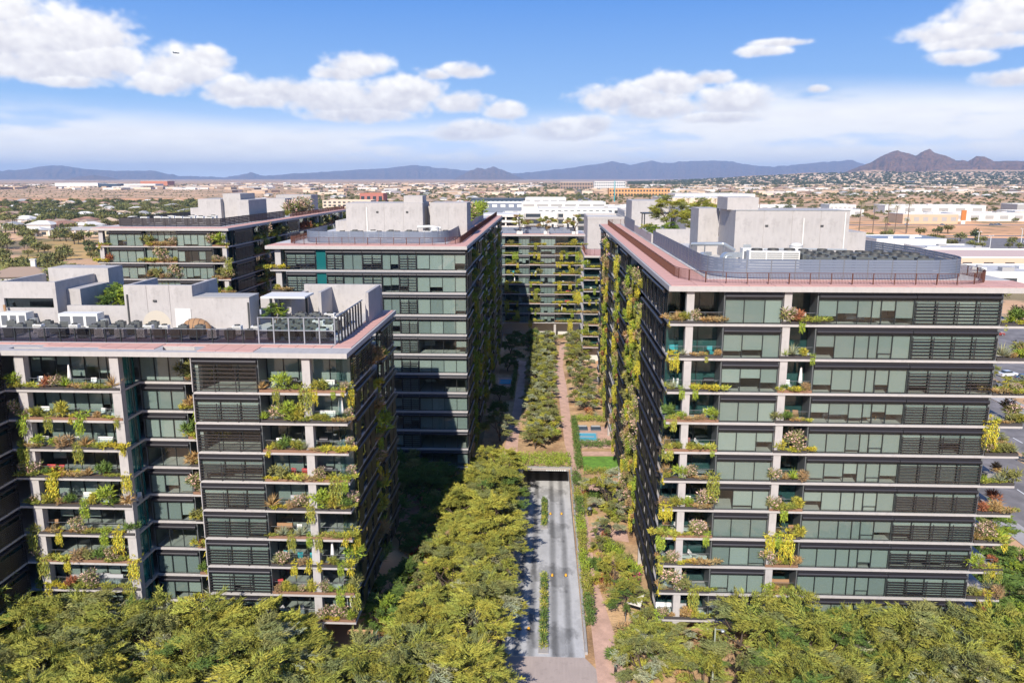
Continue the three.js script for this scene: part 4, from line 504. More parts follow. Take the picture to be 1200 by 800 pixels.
// ================= block ending the courtyard, and the low terrace block beside it
const nK = 'block ending the courtyard';
{
  const B = tower('apartment_block', 'glass and balcony block ending the courtyard with three roof planters', 0, -258), lv = LEVELS.filter((y) => y < 29), roof = 29.2 + 2.9;
  const L2 = lv.concat([29.0]);
  slabs(B, [[-34, -249], [12, -249], [12, -268], [-34, -268]], L2, roof, [[-34, -248.7], [12.2, -248.7], [12.2, -268.3], [-34, -268.3]]);
  block(B, 'core_wall', M.core, -33, 11, 0, roof - 0.01, -267, -254);
  const F = facade(B, -34, -249, 0), xs = [[-34, -15.5, 'G', [0.2, 0.4, 0.6, 0.8]], [-15.4, -12.8, 'G', [0.5]], [-12.8, -8.5, 'B'], [-8.5, -5.3, 'G', [0.34, 0.67]], [-5.1, -1.7, 'B'], [-1.6, 2.9, 'G', [0.25, 0.5, 0.75]], [3.0, 9.3, 'B'], [9.4, 11.9, 'P']];
  for (const x of [-12.85, -8.5, -5.2, -1.65, 2.95, 9.35]) block(B, 'partition', M.cladding, x - 0.05, x + 0.05, 4.72, roof - 0.02, -253.98, -249.35);
  for (const x of [-5.5, 2.7]) column(B, x, x + 0.7, 0, 4.485, -250.4, -249.6);
  storeys(L2, roof, (y, h, ord) => { for (const [a, b, t, cuts] of xs) { if (a < -30 ) continue; bay(B, F, t, a + 34, b - a, y, h, { fine: a > -16, cuts: cuts || [0.3, 0.65], where: `${a < -9 ? 'shaded' : a < 0 ? 'narrow' : a < 9 ? 'broad' : 'end'} balcony, ${ord} level, ${nK}`, plants: t === 'P' ? 4 : Math.round((b - a) * 0.9), ps: t === 'P' ? 1.4 : 1.1, closed: t === 'G' ? 0.8 : 0.4, kinds: ['trailing_vine', 'planter_shrub', 'groundcover', 'groundcover'], furn: t === 'B' ? 1 : 0, glass: t === 'B' ? M.dimGlass : undefined }); } });
  deck(B, -33.8, 12, -252.5, -248.9, roof + 0.5, 3); block(B, 'roof_membrane', M.roofWhite, -33.8, 12, roof + 0.5, roof + 0.57, -268, -252.6);
  screenWall(B, [[-33, -253], [9, -253]], roof + 0.575, 2.0, M.screen, 4, M.steel); railing(B, [[-33, -253.8], [9.2, -253.8], [9.2, -249.5]], roof + 0.575, 2.5, M.rust, 3);
  const roofTree = [0, 1].map((k) => treeParts(400 + k, 5.4, 2.9, [C.oliveY, C.dry, C.olive], 130, 44, 0.5, 0.08, 0.15));
  for (const [i, x] of [-8.3, 0.2, 9.0].entries()) { const g = thing('roof_planter_box', `white planter box holding a small tree, roof of the ${nK}`, 'planter', x, roof + 0.556, -251.2, 0, 'white roof planter boxes'); const a = new Acc(); a.box(-0.95, 0.95, 0, 0.9, 0.85, 0.95); a.box(-0.95, 0.95, 0, 0.9, -0.95, -0.85); a.box(-0.95, -0.85, 0, 0.9, -0.849, 0.849); a.box(0.85, 0.95, 0, 0.9, -0.849, 0.849); a.mesh(g, 'box', M.white); bx(g, 'soil', M.soil, -0.848, 0.848, 0.02, 0.8, -0.848, 0.848); makeTree('roof_tree', `wispy small tree in white planter, roof of the ${nK}`, 'tree', roofTree[i % 2], x, roof + 1.3, -251.2, i * 2, 1, 'small trees in the white roof planters'); }
}
{
  const nJ = 'low terrace block', B = tower('terrace_block', 'narrow stack of white-edged terraces beside the block ending the courtyard', 17, -222), lv = LEVELS.filter((y) => y < 28), roof = 29.1;
  slabs(B, [[10.2, -212], [24, -212], [24, -232], [10.2, -232]], lv, roof); block(B, 'core_wall', M.core, 11, 23, 0, roof - 0.01, -231, -216);
  const F = facade(B, 10.2, -212, 0); storeys(lv, roof, (y, h, ord) => bay(B, F, 'B', 0.1, 6, y, h, { fine: true, cuts: [0.35, 0.7], where: `${ord} terrace, ${nJ}`, plants: 5, ps: 1.2, kinds: ['trailing_vine', 'groundcover', 'planter_shrub'], furn: 2, glass: M.dimGlass }));
  column(B, 15.6, 16.3, 0, roof - 0.01, -213, -212.2); deck(B, 10.3, 23.8, -231, -212.2, roof + 0.5, 3); railing(B, [[10.6, -231], [10.6, -214], [12, -212.6], [23, -212.6]], roof + 0.555, 1.8, M.rust, 2.5);
}
for (const [k, list] of overflow) { const kind = list[0][5], m = new THREE.InstancedMesh(PL[kind][list[0][6]], M.leaf, list.length); const q = new THREE.Quaternion(), up = new THREE.Vector3(0, 1, 0); list.forEach(([x, y, z, ry, s], i) => m.setMatrixAt(i, new THREE.Matrix4().compose(new THREE.Vector3(x, y, z), q.setFromAxisAngle(up, ry), new THREE.Vector3(s, s, s)))); m.name = numbered('balcony_greenery'); shade(m); scene.add(m); tag(m, `mass of ${PLLOOK[kind][list[0][6]]} growth along the farther balconies`, 'foliage', undefined, 'stuff'); }
// ---------------------------------------------------------------- ground, driveway ramp, paths, road
function flat(pts, holes = [], k = 1) { const s = new THREE.Shape(pts.map(([x, z]) => new THREE.Vector2(x, -z))); for (const h of holes) s.holes.push(new THREE.Path(h.map(([x, z]) => new THREE.Vector2(x, -z)))); const g = new THREE.ShapeGeometry(s); g.rotateX(-Math.PI / 2); return metricUV(g); }
const E0 = 36000;
structure('ground', flat([[-E0, 2000], [E0, 2000], [E0, -E0], [-E0, -E0]], [[[-4.15, -76], [4.55, -76], [4.3, -131.5], [-4.15, -131.5]]]), M.desert, 'tan desert plain running out to the hills');
structure('garden_soil', flat([[-19, -72], [46, -72], [62, -72], [62, -182], [12, -182], [12, -247], [-12, -247], [-12, -140], [-24, -128], [-19, -100]], [[[-4.15, -76], [4.55, -76], [4.3, -131.5], [-4.15, -131.5]]]), M.dirt, 'tan gravel and soil of the courtyard garden', 0, 0.004, 0);
structure('garden_soil', flat([[-80, -40], [66, -40], [66, -71.99], [-80, -71.99]]), M.dirt, 'tan soil below the street trees', 0, 0.004, 0);
structure('driveway', flat([[-6.5, -40], [8.5, -40], [6.2, -73], [4.5, -75.99], [-4.1, -75.99], [-6.5, -73]]), std({ map: tConcrete, color: lin(1.0, 0.88, 0.83), roughness: 0.9 }), 'pale pinkish concrete driveway apron before the ramp', 0, 0.008, 0);
{ // ramp: descends 4.2 m to the garage mouth
  const rows = [[-76, 0.008], [-90, -1.05], [-104, -2.2], [-120, -3.5], [-131, -4.5], [-160, -4.55]], pos = [], uv = [], idx = []; rows.forEach(([z, y], i) => { pos.push(-4.15, y, z, 4.55, y, z); uv.push(0, -z / 17, 1, -z / 17); if (i) { const b = i * 2; idx.push(b - 2, b - 1, b + 1, b - 2, b + 1, b); } });
  const g = new THREE.BufferGeometry(); g.setAttribute('position', new THREE.Float32BufferAttribute(pos, 3)); g.setAttribute('uv', new THREE.Float32BufferAttribute(uv, 2)); g.setIndex(idx); g.computeVertexNormals(); structure('driveway_ramp', g, M.ramp, 'grey stained concrete ramp descending to the garage mouth');
  const rampY = (z) => { for (let i = 0; i + 1 < rows.length; i++) if (z <= rows[i][0] && z >= rows[i + 1][0]) return mix(rows[i][1], rows[i + 1][1], (rows[i][0] - z) / (rows[i][0] - rows[i + 1][0])); return rows[0][1]; };
  const wg = thing('retaining_wall', 'white concrete retaining walls lining the driveway ramp', 'wall', 0, 0, -104); bx(wg, 'wall_panel', M.kerb, 4.56, 4.85, -4.6, 0.35, -28, 27.5); bx(wg, 'wall_panel', M.kerb, -4.45, -4.16, -4.6, 0.35, -28, 27.5);
  const pg = thing('garage_portal', 'concrete beam over the dark garage mouth with planting on top', 'portal', 0, 0, -131.8); bx(pg, 'beam', M.kerb, -9.5, 4.849, -0.32, 0.24, -0.6, 0.2); bx(pg, 'pier', M.kerb, -4.9, -4.46, -4.4, -0.322, -0.5, 0.1); bx(pg, 'side_wall', M.greyB, -4.4, -4.16, -4.4, -0.02, -30, -0.61); bx(pg, 'side_wall', M.greyB, 4.56, 4.8, -4.4, -0.02, -30, -0.61); bx(pg, 'back_wall', M.greyB, -4.15, 4.55, -4.4, -0.02, -30.3, -30.0); bx(pg, 'clearance_bar', M.paint, 0.4, 3.8, -0.30, -0.12, 0.202, 0.25); { const t = new Acc(); for (let k = 0; k < 9; k++) t.box(0.6 + k * 0.34, 0.78 + k * 0.34, -0.27, -0.15, 0.252, 0.256); t.mesh(pg, 'marks', M.frame); }
  for (const [i, a, b] of [[0, -76.6, -96.8], [1, -113.8, -128]]) { const n = 8, is = thing('ramp_island', i ? 'short planted kerb island deeper down the ramp' : 'long planted kerb island at the head of the ramp', 'kerb island', 0.1, 0, (a + b) / 2); const lv = new Leaves(500 + i), r = rngOf(60 + i); for (let k = 0; k < n; k++) { const z0 = mix(a, b, k / n), z1 = mix(a, b, (k + 1) / n), y = rampY((z0 + z1) / 2); bx(is, 'kerb', M.kerb, -0.55, 0.55, y - 0.3, y + 0.16, z1 - (a + b) / 2, z0 - (a + b) / 2); }
    for (let z = a - 0.9; z > b + 0.7; z -= 0.28) lv.clump((r() - 0.5) * 0.2, rampY(z) + 0.5, z - (a + b) / 2, 0.42, 34, 0.3, 0.1, vary(r() < 0.3 ? C.oliveY : C.green, r), 0.4, 1.0); add(is, 'hedge', lv.build(), M.leaf); }
  for (const [x, z] of [[1.1, -120.5], [2.9, -120.6], [1.2, -96.5], [3.0, -96.6], [-1.6, -81.8], [-2.6, -81.8]]) { const m = thing('amber_road_stud', 'small amber bollard-like road marker on the ramp', 'road marker', x, rampY(z), z, 0, 'amber markers on the ramp'); add(m, 'body', new THREE.CylinderGeometry(0.13, 0.19, 0.3, 10), M.amber, 0, 0.15, 0); add(m, 'base', new THREE.CylinderGeometry(0.24, 0.26, 0.05, 10), M.fan, 0, 0.025, 0); }
}
structure('garden_path', flat([[5.6, -71.8], [5.5, -82.8], [4.95, -90.4], [4.9, -99.5], [4.9, -113.5], [4.87, -131], [3.9, -145.2], [3.5, -168], [3.1, -190], [2.9, -208], [4, -224], [4.4, -238], [6, -238], [5.5, -224], [4.8, -208], [5.3, -190], [5.5, -168], [5.6, -145.2], [6.4, -127.6], [6.6, -113.6], [6.7, -99.6], [7, -90.5], [7.8, -82.8], [8.9, -71.9], [9.6, -60], [6.4, -60]]), M.pave, 'pinkish garden path beside the ramp and through the courtyard', 0, 0.012, 0);
structure('garden_path', flat([[-7.6, -139], [-7.2, -155], [-6.9, -171], [-6.8, -190], [-6.5, -199], [-9, -214], [-9, -217], [-5, -214], [-4.9, -199], [-5, -190], [-5, -171], [-5.1, -155], [-5, -139]]), M.pave, 'pinkish path half in shade along the central trees', 0, 0.012, 0);
for (const [pts, nm] of [[[[6.8, -142.8], [14.2, -143.1], [14.2, -156.2], [6.6, -155.9]], 'pinkish paved terrace round the plunge pool'], [[[7, -116.8], [14, -113.9], [14.7, -126.8], [7.5, -126.5]], 'pinkish paved sitting terrace between the hedges'], [[[7, -138.7], [14.2, -138.9], [14.2, -141.3], [7, -141]], 'pinkish strip between lawn and pool hedge'], [[[6.7, -105], [12, -103.6], [12, -107], [6.7, -108.6]], 'pinkish side path off the garden path'], [[[-22, -112], [-15, -112], [-15, -121], [-22, -121]], 'shaded grey terrace between the two towers'], [[[-11.8, -187], [-8, -187], [-8, -196], [-11.8, -196]], 'shaded terrace round the small pool']]) structure('terrace_paving', flat(pts), M.pave, nm, 0, 0.010, 0);
structure('lawn', flat([[6.9, -130.9], [14, -131.2], [14, -138.6], [6.9, -138.4]]), std({ map: tGrass, color: lin(0.8, 1.05, 0.65), roughness: 1, bumpMap: bumpN, bumpScale: 0.05 }), 'small bright green clipped lawn', 0, 0.012, 0);
// pools with coping
for (const [x, z, w, d, l] of [[8.4, -149.3, 3.6, 4.6, 'blue plunge pool with pale coping beside the sunlit terrace'], [-9.8, -191.5, 2.6, 4, 'small blue pool in the shaded garden']]) { const g = thing('plunge_pool', l, 'pool', x, 0, z); const a = new Acc(); a.box(-w / 2 - 0.3, w / 2 + 0.3, 0.02, 0.14, d / 2, d / 2 + 0.3); a.box(-w / 2 - 0.3, w / 2 + 0.3, 0.02, 0.14, -d / 2 - 0.3, -d / 2); a.box(-w / 2 - 0.3, -w / 2, 0.02, 0.14, -d / 2 + 0.001, d / 2 - 0.001); a.box(w / 2, w / 2 + 0.3, 0.02, 0.14, -d / 2 + 0.001, d / 2 - 0.001); a.mesh(g, 'coping', M.kerb); bx(g, 'water', M.water, -w / 2 + 0.001, w / 2 - 0.001, 0.02, 0.09, -d / 2 + 0.002, d / 2 - 0.002); bx(g, 'step', M.kerb, -w / 2 + 0.01, w / 2 - 0.4, 0.092, 0.12, -0.35, 0.1); }
for (const [i, x] of [7.7, 10.4].entries()) { const g = thing('daybed', 'dark blue cushioned daybed behind the plunge pool', 'daybed', x, 0.01, -154.2, 0, 'dark daybeds behind the plunge pool'); bx(g, 'mattress', M.navy, -1, 1, 0.25, 0.5, -0.9, 0.9); bx(g, 'frame', M.steel, -1.05, 1.05, 0, 0.248, -0.95, 0.95); bx(g, 'pillow', M.cushionGrey, -0.9, 0.9, 0.502, 0.66, -0.85, -0.45); }
for (const [x, z] of [[12.2, -117], [13.2, -119.5], [12.4, -121.5]]) furniture('lounge_chair', x, 0.012, z, R(0, 6), 'on the paved terrace between the hedges', 'black');
// hedges
function hedge(x0, x1, z0, z1, h, y, col, label, group) { const w = x1 - x0, d = z1 - z0, lv = new Leaves(Math.round(x0 * 13 + z0 * 7 + 5000)), r = rngOf(Math.round(x0 * 31 - z0 * 17)); const n = Math.round(w * d * 5 + (w + d) * h * 6); for (let k = 0; k < n; k++) lv.clump((r() - 0.5) * w, h * (0.15 + 0.85 * Math.sqrt(r())), (r() - 0.5) * d, 0.3, 11, 0.28, 0.11, vary(col, r, 0.25), 0.35, 0.9); solo('hedge', lv.build(), M.leaf, label, 'hedge', (x0 + x1) / 2, y, (z0 + z1) / 2, 0, group); }
hedge(5.6, 6.6, -160.2, -131, 1.2, 0, C.green, 'clipped green hedge between garden path and the lawn and pool'); hedge(6.7, 12.6, -160.4, -158.6, 1.2, 0, C.bright, 'clipped green hedge behind the daybeds'); hedge(6.7, 12.8, -145.4, -142.6, 1.0, 0, C.green, 'clipped green hedge between pool and paved strip'); hedge(6.9, 14.3, -130.6, -128.6, 0.9, 0, C.olive, 'olive hedge along the front of the lawn');
hedge(-9.6, 4.6, -137.6, -131.7, 0.9, 0.2, C.bright, 'loose green planting on top of the garage portal'); hedge(-6.3, -4.5, -131.0, -112, 1.0, 0.2, C.bright, 'bright hanging hedge beside the garage mouth');
for (let z = -128; z < -81; z += 5.9) hedge(4.86, 5.9, z, z + 5.6, 0.8 + rnd() * 0.7, 0.1, pick([C.green, C.bright, C.olive, C.oliveY]), 'green hedge along the top of the ramp wall', 'hedges along the ramp wall');
hedge(-11.9, -8.2, -182, -179.5, 1.3, 0, C.green, 'hedge in front of the shaded pool terrace'); hedge(-8, -7.2, -205, -175, 1.3, 0, C.green, 'hedge along the shaded path'); hedge(-11.9, -8.2, -172, -168, 0.7, 0, C.green, 'low planting in front of shaded lawn');
hedge(6.2, 7.0, -126, -112, 0.8, 0, C.olive, 'olive hedge between garden path and sitting terrace');
// garden steps, sculpture, bollards, lamp, sign of life
{ const g = thing('garden_steps', 'pale stepping slabs leading to the shaded terrace', 'steps', -21, 0.01, -108); for (let k = 0; k < 6; k++) bx(g, 'step', M.pave, -0.8 + k * 0.12, 0.5 + k * 0.12, 0, 0.1, -k * 0.8 - 0.3, -k * 0.8 + 0.1); }
{ const g = thing('rusty_sculpture', 'curved rust-red steel sculpture in the shaded garden', 'sculpture', -17.6, 0, -97); for (let k = 0; k < 3; k++) { const c = new THREE.CatmullRomCurve3([[0, 0, 0], [0.5 - k * 0.5, 0.9, 0.2], [-0.4 + k * 0.4, 1.7, 0.1], [0.2, 2.3 + k * 0.3, -0.1]].map((p) => new THREE.Vector3(...p))); add(g, 'ribbon', new THREE.TubeGeometry(c, 20, 0.16, 8), M.red, k * 0.5 - 0.5, 0, 0); } bx(g, 'plinth', M.greyB, -0.9, 0.9, 0, 0.2, -0.5, 0.5); }
for (const [x, z] of [[7.6, -76.5], [7.5, -73.2], [9.9, -70.6]]) { const g = thing('path_bollard', 'black path-light bollard beside the garden path', 'bollard', x, 0.004, z, 0, 'bollards beside the garden path'); add(g, 'post', new THREE.CylinderGeometry(0.13, 0.15, 1.0, 12), M.black, 0, 0.5, 0); add(g, 'cap', new THREE.CylinderGeometry(0.17, 0.17, 0.08, 12), M.steel, 0, 1.041, 0); }
{ const g = thing('street_lamp', 'slim pale street lamp pole rising among the street trees', 'street lamp', 16.3, 0, -68.5); add(g, 'pole', new THREE.CylinderGeometry(0.07, 0.12, 8.4, 10), std({ color: lin(0.30, 0.33, 0.25), roughness: 0.6 }), 0, 4.2, 0); add(g, 'arm', new THREE.CylinderGeometry(0.04, 0.04, 0.7, 8).rotateZ(Math.PI / 2), M.steel, 0.35, 8.25, 0); add(g, 'lamp_head', new THREE.SphereGeometry(0.22, 12, 8), M.galv, 0.7, 8.12, 0).scale.y = 0.7; }
{ const b = new Leaves(31); const g = thing('litter_bin', 'black slatted litter bin standing beside the garden path', 'bin', 6.95, 0.01, -112.5); add(g, 'drum', new THREE.CylinderGeometry(0.36, 0.32, 1.05, 14), M.black, 0, 0.53, 0); add(g, 'lid', new THREE.CylinderGeometry(0.2, 0.42, 0.25, 14), M.steel, 0, 1.18, 0); }
{ const g = thing('shade_sail', 'white angular shade sail beside the planted side of the tower', 'shade sail', 10.8, 0, -83.5); const a = [-1.3, 2.4, 0.3], b = [0.9, 2.9, -0.8], c = [0.3, 2.3, 1.0]; const q = new THREE.BufferGeometry(); q.setAttribute('position', new THREE.Float32BufferAttribute([...a, ...c, ...b, a[0], a[1] - 0.04, a[2], b[0], b[1] - 0.04, b[2], c[0], c[1] - 0.04, c[2]], 3)); q.computeVertexNormals(); add(g, 'sail', q, M.offwhite); for (const p of [a, b, c]) add(g, 'post', new THREE.CylinderGeometry(0.05, 0.05, p[1], 8), M.steel, p[0], p[1] / 2 - 0.03, p[2]); }
// road beyond the tower
structure('road', flat([[70, -40], [103, -40], [103, -2400], [70, -2400]]), M.asphalt, 'grey asphalt road past the tower', 0, 0.008, 0);
for (let z = -70; z > -420; z -= 9) for (const x of [77.5, 81.5, 92, 96.5]) { const m = add(scene, numbered('lane_marking'), boxG(0.18, 0.006, 3.2), M.paint, x, 0.015, z); m.userData.kind = 'structure'; m.userData.label = 'white dashed lane marking on the road'; }
structure('median', flat([[85.5, -60], [88.2, -60], [88.2, -900], [85.5, -900]]), M.dirt, 'tan planted road median', 0, 0.03, 0);
for (const [a, b, l] of [[66.5, 69.9, 'pale footway between tower planting and road'], [103.1, 107.5, 'pale footway on the far side of the road']]) structure('footway', prism([[a, -40], [b, -40], [b, -900], [a, -900]], 0, 0.13), M.kerb, l);
structure('parking_lot', flat([[114, -185], [165, -185], [165, -275], [114, -275]]), M.asphalt, 'asphalt parking lot beyond the road', 0, 0.01, 0);
// cars
const cars = [];
function car(x, z, ry, col, label) { const g = thing('parked_car', label, 'car', x, 0.012, z, ry, undefined); const paint = new THREE.MeshPhysicalMaterial({ color: lin(...col), roughness: 0.35, metalness: 0.2, clearcoat: 1 }); const sh = (pts) => { const s = new THREE.Shape(pts.map((p) => new THREE.Vector2(...p))); const e = new THREE.ExtrudeGeometry(s, { depth: 1.64, bevelEnabled: true, bevelSize: 0.07, bevelThickness: 0.07, bevelSegments: 2 }); e.translate(0, 0, -0.82); return e; };
  add(g, 'body', sh([[-2.25, 0.32], [2.2, 0.32], [2.28, 0.62], [2.1, 0.86], [1.15, 0.95], [-1.9, 0.98], [-2.25, 0.85]]), paint); add(g, 'cabin', sh([[-1.75, 0.98], [1.05, 0.96], [0.35, 1.42], [-1.2, 1.45]]), M.darkWin).scale.z = 0.86; add(g, 'roof_panel', boxG(1.5, 0.06, 1.36), paint, -0.42, 1.51, 0); for (const a of [-1.4, 1.4]) for (const s of [-1, 1]) { const w = add(g, 'wheel', new THREE.CylinderGeometry(0.33, 0.33, 0.22, 14).rotateX(Math.PI / 2), M.fan, a, 0.33, s * 0.82); add(w, 'rim', new THREE.CylinderGeometry(0.19, 0.19, 0.03, 10).rotateX(Math.PI / 2), M.galv, 0, 0, s * 0.12); } for (const s of [-1, 1]) { bx(g, 'headlight', M.paint, 2.3, 2.345, 0.62, 0.76, s * 0.6 - 0.16, s * 0.6 + 0.16); bx(g, 'tail_light', M.red, -2.345, -2.31, 0.66, 0.8, s * 0.6 - 0.14, s * 0.6 + 0.14); } return g; }
[[119, -203, 0.2, [0.75, 0.75, 0.75], 'white parked car beyond the road, first in its row'], [121, -199, 0.2, [0.08, 0.11, 0.16], 'dark blue parked car beside the white one'], [125, -196, 0.2, [0.1, 0.14, 0.2], 'slate blue parked car at the row end beyond the road'], [117, -232, 0.2, [0.6, 0.6, 0.6], 'silver parked car beyond the road, alone'], [140, -262, 0.1, [0.7, 0.7, 0.7], 'pale parked car far in the lot'], [146, -258, 0.1, [0.3, 0.05, 0.04], 'red parked car far in the lot'], [94.5, -172, 1.57, [0.5, 0.5, 0.52], 'grey car driving on the road']].forEach((c, i) => { cars[i] = car(...c); });

// ---------------------------------------------------------------- trees of the garden and the street
const mesq = [0, 1, 2, 3, 4, 5].map((k) => treeParts(40 + k * 3, 8, 3.7, [[C.olive, C.oliveY, C.oliveY, C.greyG], [C.oliveY, C.olive, C.oliveY, C.greyG], [C.olive, C.greyG, C.olive, C.green], [C.oliveY, C.olive, C.oliveY], [C.greyG, C.silver, C.olive], [C.olive, C.oliveY, C.oliveY, C.greyG]][k], 230, 75, 0.36, 0.075, 0.05));
const small = [0, 1, 2].map((k) => treeParts(140 + k * 5, 5, 2.7, [[C.greyG, C.olive, C.silver], [C.olive, C.greyG], [C.oliveY, C.olive, C.silver]][k], 110, 70, 0.32, 0.075, 0.06));
const deep = [0, 1].map((k) => treeParts(170 + k * 5, 7, 3.4, [[C.green, C.greyG, C.green], [C.green, C.bright, C.green]][k], 250, 62, 0.34, 0.11, 0.05));
const TONE = { m: ['olive', 'yellow-olive', 'grey-olive', 'yellow and silvery', 'silvery grey-green', 'dull olive'], s: ['grey-olive', 'olive', 'silvery yellow'], d: ['dark green', 'bright green'] };
function grove(list, parts, tones, name, label, group, s0 = 0.85, s1 = 1.15) { list.forEach(([x, z, v, s, row]) => { const k = v ?? Math.floor(rnd() * parts.length), q = (s || 1) * R(s0, s1); makeTree(name, `${TONE[tones][k]} ${label}${row ? ', ' + row : ''}`, 'tree', parts[k], x, 0, z, rnd() * 6.28, [q, q * R(0.92, 1.08), q], group); }); }
{
  const a = []; for (let x = -56; x < -14; x += 4.6) { const w = x < -42 ? 'below the wide balconies' : x < -28 ? 'below the notch' : 'below the corner balconies'; if (x < -21) a.push([x + R(-0.8, 0.8), -69.5 + R(-0.8, 0.8), undefined, 1.12, w + ', against the facade']); a.push( [x + 2.3 + R(-0.8, 0.8), -64 + R(-0.8, 0.8), undefined, 1.12, w + ', middle row'], [x + R(-1, 1), -58.5, undefined, 1.15, w + ', street row']); }
  grove(a, mesq, 'm', 'desert_tree', 'feathery tree of the street belt', 'street trees below the terraced tower');
  const b = []; for (let z = -58; z > -126; z -= 5.0) { const w = z > -78 ? 'near the ramp head' : z > -100 ? 'halfway down the ramp' : 'near the garage mouth'; b.push([-6.7 + R(-0.4, 0.4), z + R(-0.8, 0.8), undefined, z < -115 ? 0.85 : 1, w + ', ramp side'], [-11.6 + R(-0.7, 0.7) + (z < -112 ? 1.5 : 0), z - 2 + R(-0.8, 0.8), undefined, z < -74 ? 0.82 : 1, w + ', garden side']); if (z > -66) b.push([-15.5 + R(-0.5, 0.5), z - 1, undefined, 1, w + ', innermost']); }
  grove(b, mesq, 'm', 'desert_tree', 'feathery tree of the ramp grove', 'grove along the ramp');
  const c = []; for (let x = 10.5; x < 48; x += 4.8) { c.push([x + R(-0.8, 0.8), -70.2 + R(-0.7, 0.7), pick([2, 2, 4, 2]), x < 20 ? 0.8 : 1.18, 'against the facade']); if (x > 18) c.push([x + 2.4, -65, pick([2, 2, 4, 0]), 1.12, 'street row']); } c.push([9.6, -84.5, 2, 0.62, 'by the shade sail'], [12.0, -79, 4, 0.62, 'at the corner balcony'], [8.8, -91, 3, 0.6, 'beside the garden path'], [13.4, -75.5, 4, 0.6, 'at the corner balcony'], [10.6, -74.5, 2, 0.6, 'by the bollards']);
  grove(c, mesq, 'm', 'desert_tree', 'feathery tree below the tower beside the lawn', 'street trees below the tower beside the lawn');
  grove([[50, -69, 0, 1.1], [53.5, -74, 0, 1.1], [49.5, -78, 1, 0.9], [56, -81, 0, 1.1], [59, -70, 0, 1.2], [52, -86, 0, 1], [57, -90, 1, 1], [62, -78, 0, 1], [55, -97, 0, 1], [60, -104, 1, 1], [64, -92, 0, 0.9], [58, -64, 0, 1.2], [52, -62, 1, 1.1]], deep, 'd', 'leafy_tree', 'leafy tree between the end balconies and the road', 'leafy trees beside the road');
  grove([[-22.5, -106, 0], [-18.5, -112.5, 0, 1.1], [-25, -113, 0, 1.1], [-16.5, -118, 0, 0.9], [-22, -118, 0, 1], [-15.3, -126, 0, 0.8], [-20, -101.5, 0, 0.5], [-17, -103, 0, 0.6], [-16.6, -96.5, 0, 0.5], [-18.6, -85, 0, 0.6], [-16.2, -89, 0, 0.65], [-18, -79.5, 1, 0.6], [-16, -83, 0, 0.6], [-15.4, -107, 0, 0.7]], deep, 'd', 'leafy_tree', 'leafy tree in the shade between the two towers', 'leafy trees in the tower shade');
  grove([[-9.8, -160, 0, 0.6], [-10.4, -175, 0, 0.6], [-9.8, -203, 0, 0.7], [-8.2, -210, 0, 0.7], [-10, -222, 0, 0.8], [-5, -228, 0, 0.7], [-9, -235, 0, 0.8], [-3.5, -238, 0, 0.7]], deep, 'd', 'leafy_tree', 'leafy tree on the shaded side of the courtyard', 'leafy trees on the shaded courtyard side');
  grove([[-14.2, -112.5, 1, 0.75]], deep, 'd', 'leafy_tree', 'round tree at the edge of the shaded garden', undefined);
  const d = []; for (let z = -142; z > -240; z -= 4.4) { const w = z > -165 ? 'near the garage portal' : z > -200 ? 'opposite the pools' : 'near the end block'; d.push([-2.1 + R(-0.5, 0.5), z, undefined, 0.85, w + ', shaded side'], [0.6 + R(-0.5, 0.5), z - 2.2, undefined, 0.85, w + ', path side']); }
  grove(d, small, 's', 'small_desert_tree', 'tree of the middle courtyard strip', 'trees of the central courtyard strip');
  grove([[9.4, -166, undefined, 1], [7.8, -171], [10.4, -176], [8.4, -182], [10.6, -189], [8, -195], [10.4, -202], [7.8, -208], [9.8, -215], [8, -222], [10, -229], [7.4, -236], [10.5, -241]], small, 's', 'small_desert_tree', 'tree between garden path and the terraces beyond the pool', 'trees beyond the pool');
  grove([[9.8, -114.5, 2, 1.25], [9.0, -104, 0, 0.85], [11.0, -110, 0, 0.7], [8.0, -100.5, 1, 0.6]], small, 's', 'small_desert_tree', 'rounded small tree near the sitting terrace', 'small trees near the sitting terrace'); grove([[-8.6, -146.5, 0, 1.15]], small, 's', 'small_desert_tree', 'tree standing alone beside the half-shaded path', undefined);
}
{ const q = []; for (let z = -110; z > -330; z -= 11) q.push([110 + R(-1, 1.5), z, undefined, 0.7, 'far footway'], [86.8, z - 5, undefined, 0.6, 'road median']); for (let k = 0; k < 16; k++) q.push([R(104, 113), R(-260, -100), undefined, R(0.6, 0.95), 'far footway']); for (let k = 0; k < 26; k++) q.push([R(108, 200), R(-340, -130), undefined, R(0.5, 0.9), 'scrub past the road']); grove(q, small, 's', 'roadside_tree', 'small roadside tree', 'roadside trees'); }
